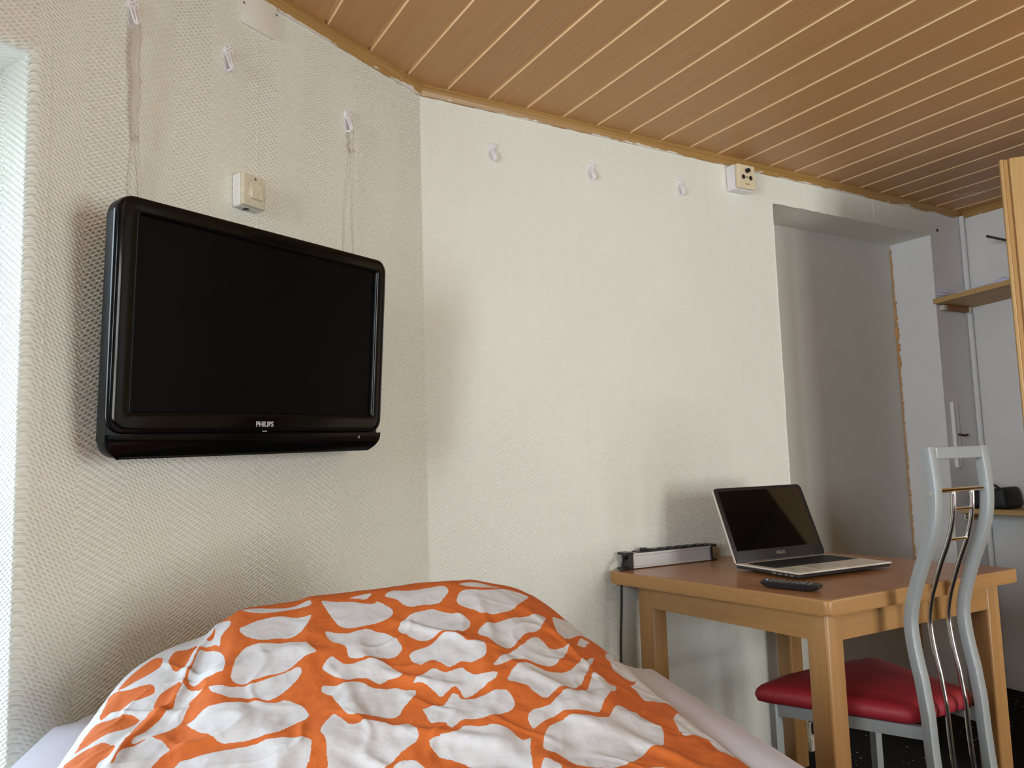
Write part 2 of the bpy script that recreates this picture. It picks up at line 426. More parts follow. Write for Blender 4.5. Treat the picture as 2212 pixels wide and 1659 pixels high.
# outer skin so daylight enters by the opening only
quad(bm, (AL, TH, 0), (AX0, TH, 0), (AX0, TH, CEIL), (AL, TH, CEIL)); quad(bm, (AX1, TH, 0), (.3, TH, 0), (.3, TH, CEIL), (AX1, TH, CEIL))
quad(bm, (AX0, TH, AZ1), (AX1, TH, AZ1), (AX1, TH, CEIL), (AX0, TH, CEIL)); quad(bm, (AX0, TH, 0), (AX1, TH, 0), (AX1, TH, AZ0), (AX0, TH, AZ0))
struct(link('wall_left', bm, M['wallpaper_wide'], loc=(CX, CY, 0), rot=(0, 0, ANG)))
LX = CX + AL * math.cos(ANG); LY = CY + AL * math.sin(ANG)
GY0, GY1, GZ0, GZ1 = -.65, .55, .95, 2.0
bm = bmesh.new()
box(bm, (LX - .2, -2.6, 0), (LX, GY0, CEIL)); box(bm, (LX - .2, GY1, 0), (LX, LY + .15, CEIL))
box(bm, (LX - .2, GY0, 0), (LX, GY1, GZ0)); box(bm, (LX - .2, GY0, GZ1), (LX, GY1, CEIL))
struct(link('wall_far_left', bm, M['paint_white']))

def window(name, w, h, loc, rotz, mull=1, bars=0):
    r = struct(thing(name, None, None, loc, rotz)); del r['label']; del r['category']
    bm = bmesh.new(); t = .055
    box(bm, (-w / 2, 0, 0), (w / 2, .06, t)); box(bm, (-w / 2, 0, h - t), (w / 2, .06, h))
    box(bm, (-w / 2, 0, t), (-w / 2 + t, .06, h - t)); box(bm, (w / 2 - t, 0, t), (w / 2, .06, h - t))
    for i in range(mull): 
        x = -w / 2 + w * (i + 1) / (mull + 1); box(bm, (x - .05, -.012, t), (x + .05, .05, h - t))
    for i in range(bars):
        z = h * (i + 1) / (bars + 1); box(bm, (-w / 2 + t, .0, z - .03), (w / 2 - t, .05, z + .03))
    link('window_frame', bm, M['frame_white'], r)
    link('window_pane', boxm((-w / 2 + .02, .028, .02), (w / 2 - .02, .032, h - .02)), M['glass'], r)
    return r
window('window_1', AX1 - AX0, AZ1 - AZ0, onA((AX0 + AX1) / 2, .24, AZ0 - ZC), ANG)
window('window_3', GY1 - GY0, GZ1 - GZ0, (LX - .12, (GY0 + GY1) / 2, GZ0), PI / 2, 1, 0)
window('window_2', WX1 - WX0, WZ1 - WZ0, ((WX0 + WX1) / 2, WY - .14, WZ0), PI, 1, 1)

# wooden cove trims under the ceiling
TR = [(0, 0), (-.019, 0), (-.019, -.005), (-.015, -.009), (-.010, -.017), (-.006, -.029), (0, -.030)]   # (into room = -, down)
def trim(name, p0, p1, m0=0.0, m1=0.0):
    """along p0->p1, room on the right-hand side of travel; m = mitre slope at each end"""
    p0, p1 = Vector((*p0, 0)), Vector((*p1, 0)); L = (p1 - p0).length
    ang = math.atan2(p1.y - p0.y, p1.x - p0.x)
    bm = bmesh.new(); A = []; B = []
    for a, z in TR:
        A.append(bm.verts.new((-m0 * a, a, CEIL + z))); B.append(bm.verts.new((L + m1 * a, a, CEIL + z)))
    n = len(TR)
    for i in range(n): bm.faces.new((A[i], B[i], B[(i + 1) % n], A[(i + 1) % n]))
    bm.faces.new(A); bm.faces.new(list(reversed(B)))
    bmesh.ops.recalc_face_normals(bm, faces=bm.faces)
    return struct(link(name, bm, M['trim'], loc=(p0.x, p0.y, 0), rot=(0, 0, ang)))
hm = math.tan(ANG / 2)
trim('trim_1', (LX, LY), (CX, CY), 0, hm * -1 if False else hm * 0 - hm)
trim('trim_2', (CX, CY), (XE, YW), -hm, 1.0)
trim('trim_3', (XE, YW), (XE, -2.4), 1.0, 0)

# white painted heating pipe in the corner
bm = bmesh.new(); cyl(bm, (XE - .019, YW - .014, 0), (XE - .019, YW - .014, CEIL - .022), .0115, 20)
tag(link('corner_pipe', bm, M['paint_white'], smooth=True, auto=50), 'white painted pipe running up the corner behind the shelves', 'pipe')
# crossed tape on the last ceiling boards
for nm, a, lab in (('tape_strip', .55, 'faint tape strip on the ceiling boards, left piece of a cross'), ('tape_strip', -.15, 'faint tape strip on the ceiling boards, right piece of a cross')):
    x, y = (3.42, 1.83) if a > 0 else (3.475, 1.785)
    tag(link(nm, boxm((-.005, -.045, -.0012), (.005, .045, 0), 0), plain('dusty_tape', (.55, .42, .32), .6), loc=(x, y, CEIL - .0002), rot=(0, 0, a)), lab, 'tape')

# ------------------------------------------------------------------ bed and duvet
EP = Vector((.95396, -.29998)); ET = Vector((.29998, .95396))     # across / along the bed
BZ = ZC - .40
bed_rot = math.atan2(EP.y, EP.x)
bed = thing('bed', 'single bed with white fitted sheet under the orange and white duvet', 'bed', (ET.x * .5 + EP.x * .07, ET.y * .5 + EP.y * .07, 0), bed_rot)
BW, BL = 1.022, 2.06
sh_ = bmesh.new(); prism(sh_, rrect(BW, BL, .12, 8), BZ - .20, BZ, .035, 5)
for v in sh_.verts:
    e = max(abs(v.co.x) / (BW / 2), abs(v.co.y) / (BL / 2)); v.co.z -= .004 * e ** 6 if v.co.z > BZ - .1 else 0
link('fitted_sheet', sh_, M['sheet'], bed, smooth=True, auto=60)
bm = bmesh.new(); prism(bm, rrect(BW - .03, BL - .03, .1, 6), BZ - .24, BZ - .19); link('mattress', bm, M['mattress'], bed)
link('bed_base', boxm((-BW / 2 + .02, -BL / 2 + .02, .1), (BW / 2 - .02, BL / 2 - .05, BZ - .24), .01), M['bed_base'], bed)
for sx in (-1, 1):
    for sy in (-1, 1):
        bm = bmesh.new(); cyl(bm, (sx * .42, sy * .9, 0), (sx * .42, sy * .9, .1), .025, 16); link('leg', bm, M['bed_base'], bed)

#DUVET-BEGIN
def duvet_base(p, t):
    """smooth top of the duvet (height relative to the eye) at p across, t along the bed"""
    kp = np.array([-.372, -.362, -.351, -.339, -.318, -.286, -.25, -.22, -.196, -.18, -.156, -.06, -.042, .06, .09, .19, .235, .289, .32, .353, .379, .402, .428, .438, .465, .504, .54])
    kz = np.array([-.392, -.372, -.355, -.34, -.32, -.30, -.287, -.281, -.27, -.252, -.237, -.230, -.223, -.220, -.217, -.213, -.214, -.224, -.234, -.252, -.274, -.294, -.314, -.33, -.345, -.385, -.396])
    kt = np.array([-.6, .78, .95, 1.1, 1.2, 1.3, 1.35, 1.378, 1.41, 1.44, 1.47, 1.495, 1.52, 1.6])
    kw = np.array([.06, .06, .20, .44, .63, .85, .96, 1.0, .97, .84, .55, .18, .0, .0])
    tt = np.linspace(-.6, 1.6, 2201); ww = np.interp(tt, kt, kw); g = np.exp(-.5 * (np.arange(-40, 41) / 9.0) ** 2); g /= g.sum()
    ww = np.convolve(np.pad(ww, 40, mode='edge'), g, mode='valid')
    pp = np.linspace(-.45, .6, 1051); zz = np.interp(pp, kp, kz); g = np.exp(-.5 * (np.arange(-30, 31) / 7.0) ** 2); g /= g.sum()
    zz = np.convolve(np.pad(zz, 30, mode='edge'), g, mode='valid')
    w = np.interp(t, tt, ww); zc = np.interp(p, pp, zz)
    return -.398 + (zc + .398) * w
def duvet_edges(t):
    pl = np.interp(t, [-.5, .8, 1.0, 1.15, 1.3, 1.45, 1.52], [-.36, -.345, -.345, -.352, -.368, -.372, -.33])
    pr = np.interp(t, [-.5, .8, 1.2, 1.3, 1.42, 1.48, 1.52], [.50, .508, .506, .513, .530, .53, .49])
    return pl, pr
